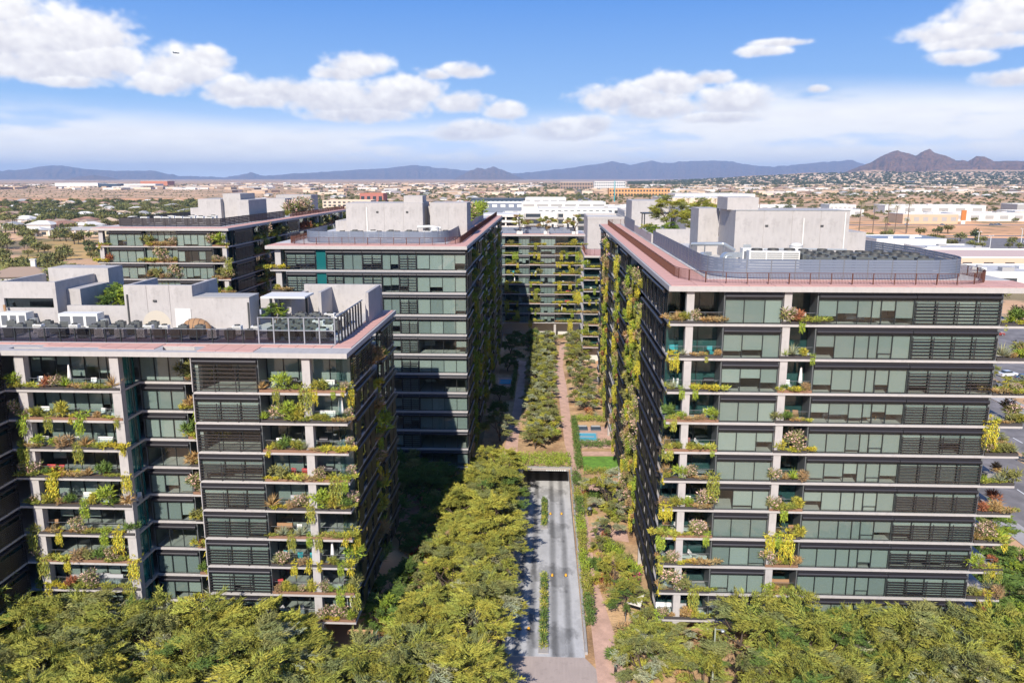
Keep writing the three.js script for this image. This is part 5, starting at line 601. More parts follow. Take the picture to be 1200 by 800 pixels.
// loose shrubs of the garden beds
for (let k = 0; k < 130; k++) { const zone = pick([[-18.8, -13.5, -104, -76], [-18.8, -13.5, -104, -76], [6.8, 11.6, -103, -74], [6.5, 11.4, -240, -162], [-4.6, 2.4, -240, -141], [6.8, 11.6, -128, -90], [7, 40, -74, -69]]); const x = R(zone[0], zone[1]), z = R(zone[2], zone[3]), kind = pick(['planter_shrub', 'spiky_plant', 'dry_shrub', 'groundcover', 'planter_shrub']); const v = Math.floor(rnd() * PL[kind].length); const m = solo('garden_shrub', PL[kind][v], M.leaf, `${PLLOOK[kind][v]} growing in the garden soil`, 'shrub', x, 0, z, rnd() * 6, 'garden bed shrubs: ' + PLLOOK[kind][v]); m.scale.setScalar(R(1.2, 2.2)); }
{ const l = new Leaves(81), r = rngOf(82); for (let q = 0; q < 12; q++) l.clump((r() - 0.5) * 1.2, 0.3 + r() * 1.3, (r() - 0.5) * 0.8, 0.35, 34, 0.28, 0.1, vary(C.green, r)); for (let q = 0; q < 8; q++) l.clump((r() - 0.5) * 1.2, 0.6 + r() * 1.1, (r() - 0.2) * 0.8, 0.3, 20, 0.18, 0.14, vary(C.magenta, r, 0.15)); solo('bougainvillea', l.build(), M.leaf, 'magenta flowering bougainvillea at the foot of the planted side', 'shrub', 11.4, 0, -92); const y = new Leaves(83); for (let q = 0; q < 26; q++) y.clump((r() - 0.5) * 3, 0.4 + r() * 2.2, (r() - 0.5) * 2, 0.5, 34, 0.3, 0.12, vary(r() < 0.5 ? C.yellow : C.green, r)); solo('flowering_bush', y.build(), M.leaf, 'yellow flowering bush below the end balconies', 'shrub', 43.6, 0, -66.5); }
// ---------------------------------------------------------------- the town, the desert and the hills
const dsheet = (pts, col, label, y, name = 'desert_patch') => structure(name, flat(pts), std({ map: tDesert, color: lin(...col), roughness: 1 }), label, 0, y, 0);
dsheet([[-2200, -1620], [-600, -1600], [-560, -1960], [-2600, -2000]], [1.25, 1.05, 0.92], 'bare sandy strip beyond the suburb', 0.02);
dsheet([[420, -1820], [2400, -1850], [2400, -2080], [420, -2050]], [1.25, 1.08, 0.95], 'bare sandy wash beyond the shops', 0.02);
dsheet([[260, -690], [900, -690], [900, -960], [300, -960]], [1.2, 1.05, 0.9], 'bare sandy lot below the tall palms', 0.02);
dsheet([[-330, -480], [-210, -500], [-250, -640], [-420, -640]], [0.95, 0.98, 0.62], 'yellowing golf fairway', 0.02, 'golf_fairway');
dsheet([[-330, -420], [-270, -420], [-290, -470], [-350, -470]], [0.45, 0.72, 0.28], 'green golf tee', 0.025, 'golf_fairway');
structure('parking_lot', flat([[245, -520], [560, -520], [640, -690], [300, -690]]), M.asphalt, 'far asphalt parking lot with light poles', 0, 0.03, 0);
for (const [x0, x1, z, w, l] of [[-1150, -260, -815, 9, 'first suburban street across the houses'], [-1150, -260, -955, 9, 'second suburban street across the houses'], [-1200, -260, -1120, 10, 'third suburban street across the houses'], [-1250, -260, -1320, 11, 'fourth suburban street across the houses'], [250, 1100, -868, 14, 'cross street before the shop fronts'], [240, 1000, -1060, 12, 'service street between the shop rows'], [108, 700, -700, 12, 'cross street past the palms']]) structure('road', flat([[x0, z], [x1, z - 20], [x1, z - 20 - w], [x0, z - w]]), M.asphalt, l, 0, 0.035, 0);
{ const cr = rngOf(99), nm = ['white', 'dark blue', 'slate blue', 'silver', 'pale', 'red', 'grey']; for (let k = 0; k < 46; k++) { const i = Math.floor(cr() * 7), lot = cr() < 0.6; const x = lot ? 285 + Math.floor(cr() * 60) * 4 : 300 + cr() * 500, z = lot ? -545 - Math.floor(cr() * 4) * 34 : -873 - (x - 250) * 0.0235 - (cr() < 0.5 ? 3 : 10); copyOf(cars[i], lot ? `${nm[i]} car parked in the far lot` : `${nm[i]} car on the cross street before the shops`, x, 0.04, z, lot ? 1.57 : 0.02, 1, 'far cars'); } }
structure('road', flat([[96, -2300], [112, -2300], [330, -8500], [270, -8500]]), M.asphalt, 'straight road running out to the hills', 0, 0.03, 0);

// flat-roofed buildings with windows that are parts of their own
function flatBlock(name, label, cat, x0, x1, z, depth, h, mat, o = {}) {
  const g = thing(name, label, cat, (x0 + x1) / 2, 0, z - depth / 2, o.ry || 0, o.group), w = x1 - x0, d2 = depth / 2;
  bx(g, 'wall', mat, -w / 2, w / 2, 0, h, -d2, d2); const pr = new Acc(), p = o.par || 0.9; pr.box(-w / 2 - 0.1, w / 2 + 0.1, h + 0.003, h + p, d2 - 0.4, d2 + 0.1); pr.box(-w / 2 - 0.1, w / 2 + 0.1, h + 0.003, h + p, -d2 - 0.1, -d2 + 0.4); pr.box(-w / 2 - 0.1, -w / 2 + 0.4, h + 0.003, h + p, -d2 + 0.401, d2 - 0.401); pr.box(w / 2 - 0.4, w / 2 + 0.1, h + 0.003, h + p, -d2 + 0.401, d2 - 0.401); pr.mesh(g, 'parapet', o.top || M.white);
  bx(g, 'roof', o.roof || M.roofWhite, -w / 2 + 0.401, w / 2 - 0.401, h + 0.002, h + 0.1, -d2 + 0.401, d2 - 0.401);
  const rows = o.rows || 0, cols = o.cols || 0; for (let r = 0; r < rows; r++) for (let c = 0; c < cols; c++) { const cw = w / cols, ch = (o.wh || h) / rows, x = -w / 2 + cw * (c + 0.5), y = h - (o.wh || h) + ch * (r + 0.5); bx(g, 'window', o.win || M.darkWin, x - cw * (o.fw || 0.28), x + cw * (o.fw || 0.28), y - ch * (o.fh || 0.25), y + ch * (o.fh || 0.25), d2 + 0.002, d2 + 0.12); }
  const r2 = rngOf(Math.round(x0 * 7 + z)); for (let k = 0; k < (o.units || 0); k++) { const ux = (r2() - 0.5) * w * 0.8, uz = (r2() - 0.5) * depth * 0.7, s = 1 + r2() * 1.8; bx(g, 'roof_unit', r2() < 0.5 ? M.unitLight : M.greyB, ux - s, ux + s, h + 0.101, h + 0.9 + r2() * 1.2, uz - s * 0.7, uz + s * 0.7); }
  return g;
}
// white apartment complex past the courtyard
{ const g = flatBlock('apartment_building', 'white and tan apartment house with dark balconies beyond the courtyard block', 'building', -35, 52, -640, 26, 21.6, M.offwhite, { par: 1.2, units: 6 });
  for (const [a, b] of [[-43, -26], [-12, 0], [6, 16], [24, 33], [37.5, 43.3]]) { bx(g, 'bay_front', M.white, a, b, 0, 22.9, 13.002, 15.5); for (let r = 0; r < 3; r++) for (const q of [0.28, 0.72]) bx(g, 'window', M.darkWin, mix(a, b, q) - 0.9, mix(a, b, q) + 0.9, 5.5 + r * 5.4, 8.4 + r * 5.4, 15.502, 15.65); } for (const [a, b] of [[-25.5, -12.5], [0.5, 5.5], [16.5, 23.5], [33.5, 37]]) for (let r = 0; r < 4; r++) { bx(g, 'balcony', M.greyB, a, b, 2 + r * 5.2, 3.2 + r * 5.2, 13.002, 14.6); bx(g, 'window', M.darkWin, a + 0.5, b - 0.5, 3.4 + r * 5.2, 6.2 + r * 5.2, 13.002, 13.1); } }
flatBlock('apartment_building', 'long white flat-roofed apartment wing with small windows behind the tan one', 'building', -8, 120, -745, 40, 21.5, M.white, { rows: 1, cols: 22, wh: 5, units: 9 });
flatBlock('apartment_building', 'white flat-roofed apartment wing with brown attic panels', 'building', -25, 60, -815, 40, 25, M.offwhite, { rows: 1, cols: 6, wh: 5, win: M.greyB, fw: 0.4, units: 6 });
flatBlock('apartment_building', 'low white flat-roofed wing with brown roof stripes nearer the road', 'building', 66, 150, -700, 34, 19, M.white, { rows: 1, cols: 5, wh: 4, win: M.greyB, fw: 0.4, units: 5 });
flatBlock('apartment_building', 'farther white wing behind the apartment complex', 'building', 62, 170, -850, 40, 20, M.white, { rows: 1, cols: 16, wh: 4, units: 5 });
{ const g = thing('parking_deck', 'grey open parking deck of five levels behind the courtyard block', 'parking deck', -46, 0, -600); for (let k = 0; k < 6; k++) { bx(g, 'deck_slab', M.offwhite, -28, 26, 2 + k * 4, 3.5 + k * 4, -18, 18); if (k < 5) { bx(g, 'back_wall', M.frame, -27.5, 25.5, 3.502 + k * 4, 5.998 + k * 4, -17, -16.5); for (let c = 0; c < 7; c++) bx(g, 'column', M.offwhite, -27 + c * 8.6, -26 + c * 8.6, 3.502 + k * 4, 5.998 + k * 4, 16, 17); } } }
flatBlock('office_building', 'dark blue office block with banded windows behind the parking deck', 'building', -92, -27, -980, 40, 24, M.navy, { rows: 1, cols: 12, wh: 7, win: M.blueGrey, top: M.navy, roof: M.greyB });
flatBlock('office_building', 'pale blue-grey office front below the dark one', 'building', -72, -16, -900, 30, 22, M.screen, { rows: 1, cols: 6, wh: 6, win: M.paint });
flatBlock('office_building', 'white office block with a row of dark windows beyond the apartments', 'building', -26, 24, -985, 40, 25, M.white, { rows: 1, cols: 5, wh: 7, fw: 0.38, fh: 0.2 });
flatBlock('concrete_building', 'plain pale concrete building right behind the tower beside the lawn', 'building', 15.5, 29, -300, 30, 34.8, M.concrete, { top: M.concrete }); flatBlock('concrete_building', 'narrow taller pale concrete block behind the long tower', 'building', 29.2, 36, -300, 30, 37, M.concrete, { top: M.concrete });
flatBlock('red_building', 'salmon red flat building among the suburb', 'building', -362, -316, -1548, 40, 19.5, std({ color: lin(0.40, 0.15, 0.12), roughness: 0.9 }), { top: M.terracotta, roof: M.terracotta, rows: 1, cols: 4 });
flatBlock('commercial_building', 'beige building with a row of dark square windows left of the salmon one'.replace('left of', 'near'), 'building', -335, -262, -1190, 40, 16, M.tanLight, { rows: 2, cols: 10, wh: 9, top: M.tanLight, roof: M.tan });
flatBlock('commercial_building', 'long orange-tan building in the middle distance', 'building', 170, 335, -2200, 50, 20, M.orangeB, { rows: 2, cols: 20, top: M.orangeB, roof: M.tan });
flatBlock('commercial_building', 'large pale-roofed store beyond the roof terrace tree', 'building', 205, 365, -1450, 120, 14, M.tanLight, { units: 10 }); flatBlock('commercial_building', 'second large pale-roofed store behind the first', 'building', 260, 420, -1640, 100, 17, M.offwhite, { units: 8 });
flatBlock('commercial_building', 'white tall-windowed building far beyond the long orange one', 'building', 200, 330, -3400, 60, 34, M.white, { rows: 3, cols: 14 }); flatBlock('commercial_building', 'dark brown block beside the far white building', 'building', 60, 200, -3500, 60, 30, M.brownRoof, { rows: 2, cols: 12 });
{ const g = thing('construction_mast', 'thin turquoise mast standing in the middle distance', 'mast', 143, 0, -1700); add(g, 'mast', new THREE.CylinderGeometry(0.9, 1.1, 44, 8), M.tealC, 0, 22, 0); bx(g, 'base', M.greyB, -2, 2, 0, 1, -2, 2); }
// shops and lots past the tower beside the lawn
{ const g = flatBlock('shop_building', 'low peach shop with dark square windows past the curved screen', 'shop', 205, 320, -430, 50, 8.2, std({ color: lin(0.58, 0.42, 0.31), roughness: 0.95 }), { top: M.offwhite, roof: std({ color: lin(0.55, 0.40, 0.35), roughness: 0.95 }) }); for (let c = 0; c < 9; c++) { const x = -50 + c * 11; bx(g, 'window', M.frame, x - 2.4, x + 2.4, 3.2, 6.0, 25.002, 25.2); bx(g, 'pane', M.blueGrey, x - 1.6, x + 1.6, 3.8, 5.2, 25.202, 25.22); } }
flatBlock('shop_building', 'white flat-roofed shop with rooftop units below the peach one', 'shop', 185, 300, -368, 34, 7.4, M.white, { units: 10, rows: 1, cols: 7, fh: 0.2 }); flatBlock('shop_building', 'white warehouse with blue-grey roof behind the penthouse', 'shop', 222, 268, -545, 40, 9, M.white, { roof: M.blueGrey, units: 3 }); flatBlock('shop_building', 'low white annex beside the blue-grey roofed warehouse', 'shop', 236, 275, -505, 30, 6.5, M.white, { units: 4 });
const shops = [[395, 455, -905, 10, 'tan', 'tan shop front with orange end panel across the sandy lot'], [460, 560, -960, 9, 'white', 'white shop row across the sandy lot'], [575, 700, -1010, 9, 'tanLight', 'cream shop row with wide front'], [640, 700, -1120, 14, 'greyB', 'grey box store among the white shops'], [700, 860, -1120, 13, 'offwhite', 'off-white box store beside the grey one'], [480, 620, -1160, 11, 'white', 'white box store behind the shop row'], [330, 420, -1080, 8, 'offwhite', 'low off-white shops behind the penthouse roof'], [430, 470, -1240, 9, 'white', 'small white shop in the far row'], [880, 1010, -1250, 12, 'tanLight', 'cream box store farthest along the shop row'], [300, 380, -1240, 8, 'white', 'white low shop behind the tall palms']];
for (const [a, b, z, h, m, l] of shops) flatBlock('shop_building', l, 'shop', a, b, z, 40, h, M[m], { rows: 1, cols: 6, fh: 0.22, units: 4, win: M.greyB });
{ const g = thing('orange_sign_pylon', 'tall orange pylon beside the tan shop front', 'sign', 458, 0, -900); bx(g, 'panel', M.orangeC, -2.6, 2.6, 4, 15, -0.6, 0.6); bx(g, 'base', M.offwhite, -2.2, 2.2, 0, 3.998, -0.5, 0.5); }
for (const [a, b, z, h, m, l] of [[2560, 2900, -6000, 26, 'navy', 'dark blue glass office far below the peaks'], [2080, 2230, -6000, 22, 'navy', 'smaller dark blue office far below the peaks'], [2260, 2380, -6100, 22, 'navy', 'twin of the smaller dark blue office'], [-2560, -2330, -4100, 22, 'white', 'large white hall at the far desert edge'], [-2325, -2230, -4100, 18, 'navy', 'dark hall beside the large white one'], [-2220, -2050, -4150, 17, 'white', 'second white hall at the far desert edge'], [-2360, -2200, -4600, 30, 'terracotta', 'red block behind the white halls']]) flatBlock('far_hall', l, 'building', a, b, z, 90, h, M[m], {});

// houses
const hipGeo = (() => { const v = [[-9, 0, 7], [9, 0, 7], [9, 0, -7], [-9, 0, -7], [-3, 2.6, 0], [3, 2.6, 0]], f = [[0, 1, 5], [0, 5, 4], [1, 2, 5], [2, 3, 4], [2, 4, 5], [3, 0, 4], [0, 3, 2], [0, 2, 1]], p = []; for (const t of f) for (const i of t) p.push(...v[i]); const g = new THREE.BufferGeometry(); g.setAttribute('position', new THREE.Float32BufferAttribute(p, 3)); g.computeVertexNormals(); return g; })();
const houseKinds = [['tan house with brown hip roof', M.tanLight, M.brownRoof], ['cream house with dull red-brown hip roof', M.tanLight, std({ color: lin(0.30, 0.16, 0.11), roughness: 0.95 })], ['white house with pale grey hip roof', M.white, M.greyB], ['white house with off-white hip roof', M.white, M.offwhite], ['tan house with tan hip roof', M.tan, M.tan]];
const hx = rngOf(301), Rh = (a, b) => a + hx() * (b - a);
const spots = [];
for (let k = 0; k < 150; k++) { const d = Rh(720, 1600); spots.push([Rh(-0.70, -0.36) * d, -d, 'in the suburb past the golf scrub']); }
for (let k = 0; k < 60; k++) { const d = Rh(1150, 2500); spots.push([Rh(-0.36, -0.07) * d, -d, 'in the suburb behind the towers']); }
for (let k = 0; k < 80; k++) { const d = Rh(2100, 3600); spots.push([Rh(0.22, 0.62) * d, -d, 'beyond the sandy wash']); }
spots.sort((a, b) => b[1] - a[1]);
const hproto = []; spots.forEach(([x, z, w]) => { const k = Math.floor(hx() * 5), [l, wm, rm] = houseKinds[k], lab = `${l} ${w}`; const s = Rh(0.8, 1.5), ry = Rh(-0.6, 0.6) + (hx() < 0.5 ? 1.57 : 0); let g; if (!hproto[k]) { g = hproto[k] = thing('house', lab, 'house', x, 0, z, ry, 'suburban houses'); bx(g, 'wall', wm, -8, 8, 0, 3.2, -6, 6); add(g, 'roof', hipGeo, rm, 0, 3.202, 0); for (const q of [-5, 0, 5]) bx(g, 'window', M.darkWin, q - 1.1, q + 1.1, 1, 2.4, 6.002, 6.1); g.scale.setScalar(s); } else { g = copyOf(hproto[k], lab, x, 0, z, ry, s, 'suburban houses'); } });
{ const g = thing('golf_clubhouse', 'long pale house with columns beside the golf fairway', 'house', -395, 0, -690, 0.1); bx(g, 'wall', M.tanLight, -55, 55, 0, 5, -8, 8); const rf = add(g, 'roof', hipGeo, M.greyB, 0, 5.002, 0); rf.scale.set(6.4, 1, 1.3); for (let k = 0; k < 10; k++) { bx(g, 'column', M.white, -50 + k * 11, -49 + k * 11, 0, 4.9, 9.2, 10); bx(g, 'window', M.darkWin, -46 + k * 11, -42 + k * 11, 1, 3.8, 8.002, 8.1); } }
for (const [x, z, l] of [[-245, -360, 'brown-roofed house with white chimney beside the golf tee'], [-170, -420, 'brown-roofed house with white chimney near the end balconies'], [-205, -395, 'second brown-roofed house with white chimney in the row']]) { const g = thing('house', l, 'house', x, 0, z, 0.3); bx(g, 'wall', M.offwhite, -14, 14, 0, 5.5, -9, 9); const rf = add(g, 'roof', hipGeo, M.brownRoof, 0, 5.502, 0); rf.scale.set(1.7, 1.4, 1.45); bx(g, 'chimney', M.white, 3, 5, 5.5, 12, -4, -2); bx(g, 'chimney_cap', M.offwhite, 2.7, 5.3, 12.002, 12.4, -4.3, -1.7); for (const q of [-9, -3, 3, 9]) bx(g, 'window', M.darkWin, q - 1.2, q + 1.2, 1.5, 3.8, 9.002, 9.1); }
// light poles and tall palms
for (const [x, z] of [[305, -560], [318, -600], [352, -560], [372, -640], [410, -600], [452, -560]]) { const g = thing('lot_light_pole', 'pale twin-head light pole in the far parking lot', 'street lamp', x, 0, z, 0, 'light poles of the far lot'); add(g, 'pole', new THREE.CylinderGeometry(0.22, 0.3, 11, 8), M.white, 0, 5.5, 0); for (const s of [-1, 1]) bx(g, 'lamp_head', M.white, s * 1.2 - 0.6, s * 1.2 + 0.6, 11.0, 11.35, -0.35, 0.35); }
const palms = [palmParts(7, 27, 4.5), palmParts(9, 24, 4.2), palmParts(12, 13, 4)];
[[288, -748, 0], [302, -752, 1], [312, -746, 0], [322, -752, 1], [331, -748, 0], [306, -735, 2], [327, -740, 2], [262, -1000, 0], [236, -1010, 1], [214, -1000, 0], [205, -985, 1], [178, -1020, 1]].forEach(([x, z, v]) => { const t = thing('palm_tree', v === 2 ? 'shorter fan palm among the tall ones on the sandy lot' : z < -900 ? 'tall fan palm beyond the penthouse roof' : 'tall thin-trunked fan palm on the sandy lot', 'palm', x, 0, z, x, 'fan palms past the penthouse'); add(t, 'trunk', palms[v][0], M.palmBark).scale.set(2, 1, 2); add(t, 'crown', palms[v][1], M.leaf); });
for (const [x, z, h] of [[-14.5, -280, 0], [21.5, -140, 7.2], [26, -138, 6.8], [30.5, -142, 6.4], [20.5, -133, 3], [17.9, -131, 2.4], [18.2, -137, 2.4], [-31, -88.6, 2.6]]) if (h) makeTree('terrace_tree', h > 4 ? 'broad olive tree on the roof terrace of the tower beside the lawn' : h > 2.5 && x < 0 ? 'clump of foliage below the white roof canopy' : 'green shrub-like tree on the roof terrace edge', 'tree', h > 4 ? mesq[1] : deep[1], x, x < 0 ? 33.45 : 39.93, z, x, h / (h > 4 ? 8 : 7), 'roof terrace trees');
for (const [x, z] of [[-50, -90], [-48.5, -92], [-51.5, -93]]) makeTree('terrace_tree', 'bright green tree in the roof garden behind the low parapet', 'tree', deep[1], x, 33.45, z, x, 0.6, 'roof garden trees by the low parapet');

// far trees: the ones that show largest singly, the rest as one mass
function farTree(seed, tones) { const l = new Leaves(seed), r = rngOf(seed), a = new Acc(); a.bar([0, 0, 0], [0.2, 2.6, 0], [0.35, 0.25], 5); a.bar([0.2, 2.4, 0], [1.2, 4, 0.4], [0.2, 0.12], 4); a.bar([0.2, 2.4, 0], [-0.9, 4.2, -0.4], [0.2, 0.12], 4); for (let q = 0; q < 12; q++) { const an = r() * 6.283, rr = Math.sqrt(r()) * 2.7; l.clump(Math.cos(an) * rr, 3 + r() * 3.2 * (1 - rr / 4), Math.sin(an) * rr, 1.3, 20, 1.1, 0.75, vary(tones[Math.floor(r() * tones.length)], r, 0.25), 0.2); } return [a.build(), l.build()]; }
const C2t = { a: [0.13, 0.125, 0.04], b: [0.075, 0.09, 0.03], c: [0.19, 0.165, 0.05] }; const ft = [farTree(1, [C2t.a, C2t.b, C.greyG]), farTree(2, [C2t.b, C.dark, C2t.b]), farTree(3, [C2t.c, C2t.a]), farTree(4, [C.greyG, C2t.c, C2t.a])];
const ftl = ['mixed green tree', 'dark green tree', 'yellowish olive tree', 'grey-green tree'];
{
  const tx = rngOf(808), Rt = (a, b) => a + tx() * (b - a), pts = [];
  const put = (n, d0, d1, a0, a1, w, s0 = 0.8, s1 = 1.5) => { for (let k = 0; k < n; k++) { const d = Rt(d0, d1); pts.push([Rt(a0, a1) * d, -d, w, Rt(s0, s1)]); } };
  put(110, 330, 720, -0.72, -0.5, 'in the scrub along the golf fairway', 0.8, 1.7); put(28, 300, 620, -0.5, -0.40, 'beside the distant tower', 0.8, 1.4); put(36, 560, 760, 0.36, 0.62, 'round the far parking lot', 0.7, 1.5); put(26, 320, 560, 0.5, 0.62, 'round the low shops', 0.5, 1.2); put(30, 900, 1300, 0.02, 0.3, 'beyond the apartment complex', 0.9, 1.7); put(14, 150, 330, 0.42, 0.56, 'along the road', 0.5, 0.9);
  put(45, 720, 1000, -0.7, -0.4, 'in the suburb', 0.9, 1.7);
  const near = pts.length; pts.slice(0, near).forEach(([x, z, w, s]) => { const v = Math.floor(tx() * 4); makeTree('far_tree', `${ftl[v]} ${w}`, 'tree', ft[v], x, 0, z, tx() * 6.28, s, 'town trees: ' + ftl[v] + ' ' + w, M.leafFar); });
  pts.length = 0; put(1500, 900, 1620, -0.72, -0.2, '', 1.0, 1.9); put(500, 1000, 2300, -0.3, 0.05, ''); put(900, 950, 2000, 0.0, 0.66, '', 0.6, 1.2); put(1200, 2050, 3400, 0.1, 0.66, ''); put(900, 2000, 3500, -0.3, 0.15, ''); put(2600, 3400, 7000, -0.1, 0.68, '', 1, 2); put(700, 2000, 3600, -0.72, -0.3, '', 0.3, 0.7); put(900, 3600, 6000, -0.72, -0.1, '', 1, 1.8);
  const q = new THREE.Quaternion(), up = new THREE.Vector3(0, 1, 0); for (let v = 0; v < 4; v++) { const l = pts.filter((_, i) => i % 4 === v), m = new THREE.InstancedMesh(ft[v][1], M.leafFar, l.length); l.forEach(([x, z, w, s], i) => m.setMatrixAt(i, new THREE.Matrix4().compose(new THREE.Vector3(x, -1.2 * s, z), q.setFromAxisAngle(up, i), new THREE.Vector3(s * 1.1, s, s * 1.1)))); m.name = numbered('distant_woodland'); shade(m); scene.add(m); tag(m, `far scatter of ${ftl[v]} crowns over the town and plain`, 'trees', undefined, 'stuff'); }
  const hs = []; for (let k = 0; k < 700; k++) { const d = Rt(2300, 7000), a = Rt(-0.4, 0.68); hs.push([a * d, -d, Rt(1, 2.6)]); } for (let k = 0; k < 160; k++) { const d = Rt(3300, 5200); hs.push([Rt(-0.72, -0.3) * d, -d, Rt(1, 3)]); }
  const boxes = [M.offwhite, M.tanLight, M.tan, M.brownRoof]; boxes.forEach((mat, v) => { const l = hs.filter((_, i) => i % 4 === v), m = new THREE.InstancedMesh(boxG(22, 7, 16), mat, l.length); l.forEach(([x, z, s], i) => m.setMatrixAt(i, new THREE.Matrix4().compose(new THREE.Vector3(x, 3.5, z), q.setFromAxisAngle(up, i % 7 * 0.3), new THREE.Vector3(s * 1.4, 1 + (i % 3) * 0.3, s)))); m.name = numbered('distant_houses'); shade(m); scene.add(m); tag(m, `far ${['grey-white', 'cream', 'tan', 'brown'][v]} houses merging into the plain`, 'houses', undefined, 'stuff'); });
  // rising ground below the peaks with its own houses and scrub
  const fp = [], fu = [], fi = [], NX = 60, NZ = 16; for (let j = 0; j <= NZ; j++) for (let i = 0; i <= NX; i++) { const d = mix(5200, 9000, j / NZ), a = mix(0.06, 0.95, i / NX); fp.push(a * d, (j / NZ) ** 1.3 * 120 * sm(0.06, 0.42, a) * (0.85 + 0.3 * vn(i * 0.4, j * 0.5)) - 2, -d); fu.push(a * d, d); if (i && j) { const b = j * (NX + 1) + i; fi.push(b - NX - 2, b - NX - 1, b, b - NX - 2, b, b - 1); } }
  const fg = new THREE.BufferGeometry(); fg.setAttribute('position', new THREE.Float32BufferAttribute(fp, 3)); fg.setAttribute('uv', new THREE.Float32BufferAttribute(fu, 2)); fg.setIndex(fi); fg.computeVertexNormals(); structure('foothill_slope', fg, M.desert, 'long slope rising to the hills with scattered houses');
  const fy = (x, z) => { const d = -z, a = x / d, t = clamp((d - 5200) / 3800); return t ** 1.3 * 120 * sm(0.06, 0.42, a) - 2; };
  const sl = []; for (let k = 0; k < 3600; k++) { const d = Rt(5200, 8600), a = Rt(0.1, 0.72); sl.push([a * d, -d]); } const m1 = new THREE.InstancedMesh(ft[1][1], M.leafFar, sl.length); sl.forEach(([x, z], i) => m1.setMatrixAt(i, new THREE.Matrix4().compose(new THREE.Vector3(x, fy(x, z), z), q.setFromAxisAngle(up, i), new THREE.Vector3(3.5, 2.2, 3.5)))); m1.name = numbered('distant_woodland'); shade(m1); scene.add(m1); tag(m1, 'dark scrub dotting the slope below the peaks', 'scrub', undefined, 'stuff');
  const m2 = new THREE.InstancedMesh(boxG(30, 8, 22), M.tanLight, 900); for (let i = 0; i < 900; i++) { const d = Rt(5200, 8400), a = Rt(0.12, 0.72); m2.setMatrixAt(i, new THREE.Matrix4().compose(new THREE.Vector3(a * d, fy(a * d, -d) + 6, -d), q.setFromAxisAngle(up, i), new THREE.Vector3(1.1, 1, 1.1))); } m2.name = numbered('distant_houses'); shade(m2); scene.add(m2); tag(m2, 'pale houses dotting the slope below the peaks', 'houses', undefined, 'stuff');
}
// hills: ridges given by bearing and height, built as rough slopes with spurs and gullies
function range(name, label, D, depth, list, seed, mat) {
  const N = list.length, pos = [], idx = [], uv = [], ROW = 18; const sub = []; for (let i = 0; i + 1 < N; i++) { const st = Math.max(3, Math.ceil((list[i + 1][0] - list[i][0]) / 0.07)); for (let k = 0; k < st; k++) { const t = k / st; sub.push([mix(list[i][0], list[i + 1][0], t), mix(list[i][1], list[i + 1][1], t)]); } } sub.push(list[N - 1]);
  sub.forEach(([az, el], i) => { const a = az / 57.2958, rid = 50 + Math.tan((el + (fbm(az * 3.5 + seed, 3, 5) - 0.5) * 0.12) / 57.2958) * D; for (let j = 0; j <= ROW * 2; j++) { const t = j <= ROW ? j / ROW : 2 - j / ROW, d = D - depth + depth * (j / ROW); const spur = 1 - Math.abs(2 * fbm(az * 2.6 + seed, j * 0.16, 5) - 1) * 1.6; const h = -30 + (rid + 30) * clamp(Math.pow(t, 1.05) * (0.62 + 0.76 * spur) * (1 - t) + t * t * 1.0, 0, 1); pos.push(Math.sin(a) * d, h, -Math.cos(a) * d); uv.push(az * 300, d); } });
  const C2 = ROW * 2 + 1; for (let i = 0; i + 1 < sub.length; i++) for (let j = 0; j < ROW * 2; j++) { const b = i * C2 + j; idx.push(b, b + C2, b + C2 + 1, b, b + C2 + 1, b + 1); }
  const g = new THREE.BufferGeometry(); g.setAttribute('position', new THREE.Float32BufferAttribute(pos, 3)); g.setAttribute('uv', new THREE.Float32BufferAttribute(uv, 2)); g.setIndex(idx); g.computeVertexNormals(); structure(name, g, mat, label);
}
const rock = std({ map: tDesert, color: lin(0.36, 0.32, 0.30), roughness: 1 });
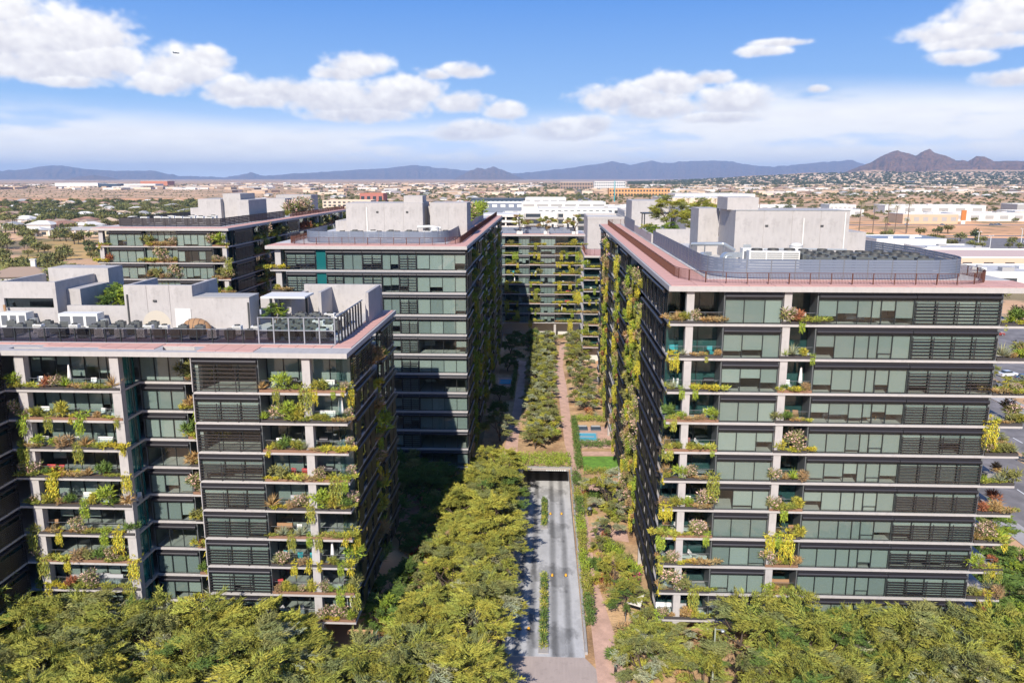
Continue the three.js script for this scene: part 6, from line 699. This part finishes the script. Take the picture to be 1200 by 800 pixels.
range('mountain_range', 'long blue mountain range along the horizon', 30000, 4800, [[-55,0.3],[-46,0.5],[-37.2,0.29],[-34.7,0.4],[-33.4,0.51],[-32.5,0.67],[-31.6,0.72],[-30.2,0.52],[-28.8,0.43],[-26.3,0.43],[-24.8,0.11],[-23.2,0.06],[-22.1,0.0],[-20.8,0.22],[-20.4,0.34],[-19.4,0.11],[-18.0,0.23],[-15.5,0.4],[-12.0,0.58],[-10.2,0.76],[-9.3,0.88],[-7.9,0.7],[-5.5,0.47],[-2.4,0.29],[-0.0,0.47],[1.8,0.7],[2.7,0.82],[4.7,1.11],[5.9,0.87],[7.2,1.16],[8.3,0.98],[9.4,1.09],[12.3,1.13],[13.9,0.84],[15.3,0.72],[17.2,0.88],[19.0,1.03],[20.3,1.13],[20.9,0.86],[22.4,0.58],[25.3,0.77],[27.6,0.96],[29.8,0.99],[32.3,0.86],[40,0.9],[55,0.6]], 1, rock);
range('foothill', 'low dark hill in front of the long range', 21000, 2500, [[-31.7,-0.2],[-30.7,0.05],[-29.8,0.16],[-28.8,0.0],[-27.9,-0.27]], 7, rock);
range('foothill', 'double-topped hill in front of the long range', 22000, 3200, [[-6.6,-0.1],[-5.8,0.29],[-4.9,0.7],[-4.4,0.59],[-3.8,0.76],[-3.1,0.53],[-2.4,0.23],[-1.6,-0.1]], 9, rock);
range('peak', 'reddish brown pointed peaks above the rising slope', 12500, 1900, [[19.6,0.2],[20.6,0.64],[21.4,0.96],[22.3,1.49],[22.9,1.69],[23.5,1.52],[23.9,1.36],[24.2,1.51],[24.5,1.67],[24.7,1.77],[25.0,1.51],[25.6,1.34],[26.2,1.03],[26.9,1.02],[27.3,1.32],[27.7,1.26],[28.2,1.0],[29.8,0.94],[33,0.5]], 5, std({ map: tDesert, color: lin(0.34, 0.285, 0.285), roughness: 1 }));

{ const dir = [-654.6, 265.0, -1444.0]; const g = thing('small_aircraft', 'tiny dark aircraft flying below the clouds', 'aircraft', ...dir, 0.4); add(g, 'fuselage', new THREE.CapsuleGeometry(0.9, 8.5, 4, 10).rotateZ(Math.PI / 2), M.navy); bx(g, 'wing', M.navy, -1.2, 0.9, 0.3, 0.55, -6.5, 6.5); bx(g, 'tail_fin', M.navy, -5.6, -4.2, 0.5, 2.4, -0.12, 0.12); bx(g, 'tailplane', M.navy, -5.4, -4.4, 0.4, 0.6, -2.2, 2.2); }
renderer.render(scene, camera);
